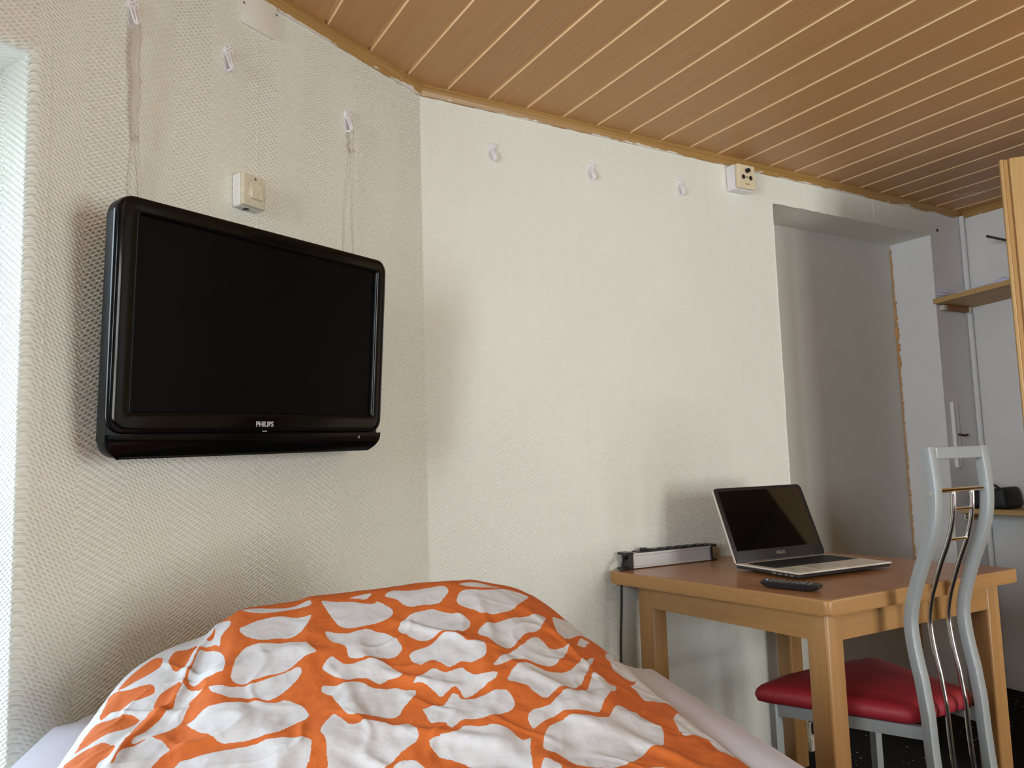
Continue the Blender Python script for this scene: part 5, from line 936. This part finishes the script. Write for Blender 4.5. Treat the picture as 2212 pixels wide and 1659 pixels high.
# black bag
bg = thing('bag', 'small black bag lying on the lower shelf, seen through the chair back', 'bag', (3.57, 1.905, ZC - .283))
bm = bmesh.new(); box(bm, (-.06, -.085, 0), (.085, .075, .085), .022, 4)
for v in bm.verts: v.co += Vector((math.sin(v.co.y * 60) * .004, math.sin(v.co.z * 70 + v.co.x * 40) * .005, -.012 * (v.co.y / .08) * (v.co.z > .05)))
link('body', bm, M['bag'], bg, smooth=True)
bm = bmesh.new(); tube(bm, catmull([(-.03, -.06, .08), (-.045, -.03, .105), (-.04, .02, .102), (-.03, .05, .078)], 6), .006, 8); link('handle', bm, M['bag'], bg, smooth=True)
# iron peg
bm = bmesh.new(); cyl(bm, (3.50, 1.79, ZC + .909), (XE + .002, 1.79, ZC + .909), .0055, 14)
tag(link('wall_peg', bm, M['iron'], smooth=True, auto=50), 'dark iron peg sticking out of the right wall beside the wardrobe door', 'peg')
# latch plate below the upper shelf
lt = thing('latch_plate', 'narrow pale latch plate with dark lever on the wall strip below the upper shelf', 'latch', (3.495, YW, ZC + .05))
link('plate', boxm((-.026, -.008, -.15), (.024, 0, .145), .002, 1), M['white_plastic'], lt)
link('rib', boxm((-.026, -.016, -.15), (-.019, -.007, .145), .001, 1), M['frame_white'], lt)
bm = bmesh.new(); tube(bm, catmull([(.008, -.006, -.002), (.016, -.022, -.006), (.034, -.026, -.008), (.05, -.026, -.004)], 5), .005, 8); link('lever', bm, M['iron'], lt, smooth=True)
# hole in the wall
bm = bmesh.new(); box(bm, (-.0065, -.0012, -.0065), (.0065, .001, .0065)); tag(link('wall_plug', bm, M['dark'], loc=(3.487, YW, ZC + .992)), 'small dark plug hole in the wall above the niche\'s right edge', 'plug')

# ------------------------------------------------------------------ wardrobe with its door standing open
wd = thing('wardrobe', 'tall pale beech wardrobe with its door standing open, by the right wall', 'wardrobe', (3.1, .80, 0))
WH = ZC + .949
bm = bmesh.new()
box(bm, (.0, -1.1, 0), (.58, -1.082, WH)); box(bm, (0, -.018, 0), (.58, 0, WH)); box(bm, (0, -1.082, WH - .018), (.58, -.018, WH))
box(bm, (0, -1.082, .05), (.58, -.018, .068)); box(bm, (.572, -1.082, .068), (.58, -.018, WH - .018)); box(bm, (.02, -1.082, 0), (.04, -.018, .05))
link('carcass', bm, M['wardrobe'], wd)
dl = .65; da = math.atan2(.81, -.59)
dr = link('door', boxm((0, -.006, .05), (dl - .028, .012, WH), .001, 1), M['wardrobe'], wd, loc=(-.004, .004, 0), rot=(0, 0, da))
link('edge_strip', boxm((dl - .0285, -.004, .05), (dl - .010, .004, WH - .001)), M['beech_z'], dr)
link('edge_strip', boxm((dl - .024, -.004, .05), (dl - .010, .009, WH - .001), .002, 1), M['wardrobe_dim'], dr)
link('edge_strip', boxm((dl - .0105, -.006, .05), (dl, .013, WH), .003, 2), M['wardrobe'], dr)
bm = bmesh.new(); box(bm, (dl - .045, -.003, .95), (dl - .035, .034, .96)); box(bm, (dl - .045, -.003, 1.05), (dl - .035, .034, 1.06)); box(bm, (dl - .046, .03, .94), (dl - .034, .038, 1.07), .002, 1); link('handle', bm, M['chrome'], dr)
d2 = link('door', boxm((-.018, -1.1, .05), (-.001, -.55, WH), .001, 1), M['wardrobe'], wd)

# ------------------------------------------------------------------ daylight
def area(name, loc, direction, sx, sy, power, col):
    l = bpy.data.lights.new(name, 'AREA'); l.shape = 'RECTANGLE'; l.size = sx; l.size_y = sy; l.energy = power; l.color = col
    o = bpy.data.objects.new(name, l); C.objects.link(o); o.location = loc
    o.rotation_euler = Vector(direction).to_track_quat('-Z', 'Z').to_euler(); return o
c_, s_ = math.cos(ANG), math.sin(ANG)
area('daylight_side_window', onA((AX0 + AX1) / 2, .42, (AZ0 + AZ1) / 2 - ZC), (s_, -c_, 0), 1.25, 1.55, 30, (.70, .87, 1.0))
area('daylight_left_window', (LX - .4, (GY0 + GY1) / 2, (GZ0 + GZ1) / 2 + .03), (1, 0, 0), GY1 - GY0, GZ1 - GZ0, 58, (.86, .94, 1.0))
area('daylight_balcony_window', ((WX0 + WX1) / 2, WY - .45, (WZ0 + WZ1) / 2 + .05), (0, 1, 0), WX1 - WX0, WZ1 - WZ0, 58, (.985, .985, .95))
w = bpy.data.worlds.new('World'); SC.world = w; w.use_nodes = True
bgn = w.node_tree.nodes.get('Background') or w.node_tree.nodes.new('ShaderNodeBackground')
bgn.inputs[0].default_value = (.75, .87, 1, 1); bgn.inputs[1].default_value = 1.0

# ------------------------------------------------------------------ camera
yaw, pitch, roll = .53209468, .09648154, -.03067353
cy_, sy_, cp_, sp_ = math.cos(yaw), math.sin(yaw), math.cos(pitch), math.sin(pitch)
fwd = Vector((sy_ * cp_, cy_ * cp_, sp_)); rt = Vector((cy_, -sy_, 0)); up = rt.cross(fwd)
r2 = math.cos(roll) * rt + math.sin(roll) * up; u2 = -math.sin(roll) * rt + math.cos(roll) * up
cam = bpy.data.cameras.new('camera'); cam.sensor_width = 36; cam.lens = 1666.0 / 2212 * 36; cam.clip_start = .02
co_ = bpy.data.objects.new('camera', cam); C.objects.link(co_)
mw = Matrix((r2, u2, -fwd)).transposed().to_4x4(); mw.translation = (0, 0, ZC); co_.matrix_world = mw
SC.camera = co_
vs = SC.view_settings; vs.view_transform = 'Standard'; vs.look = 'None'; vs.gamma = 1; vs.use_curve_mapping = False; vs.exposure = 1.12
SC.cycles.use_denoising = True; SC.cycles.max_bounces = 10; SC.cycles.diffuse_bounces = 6
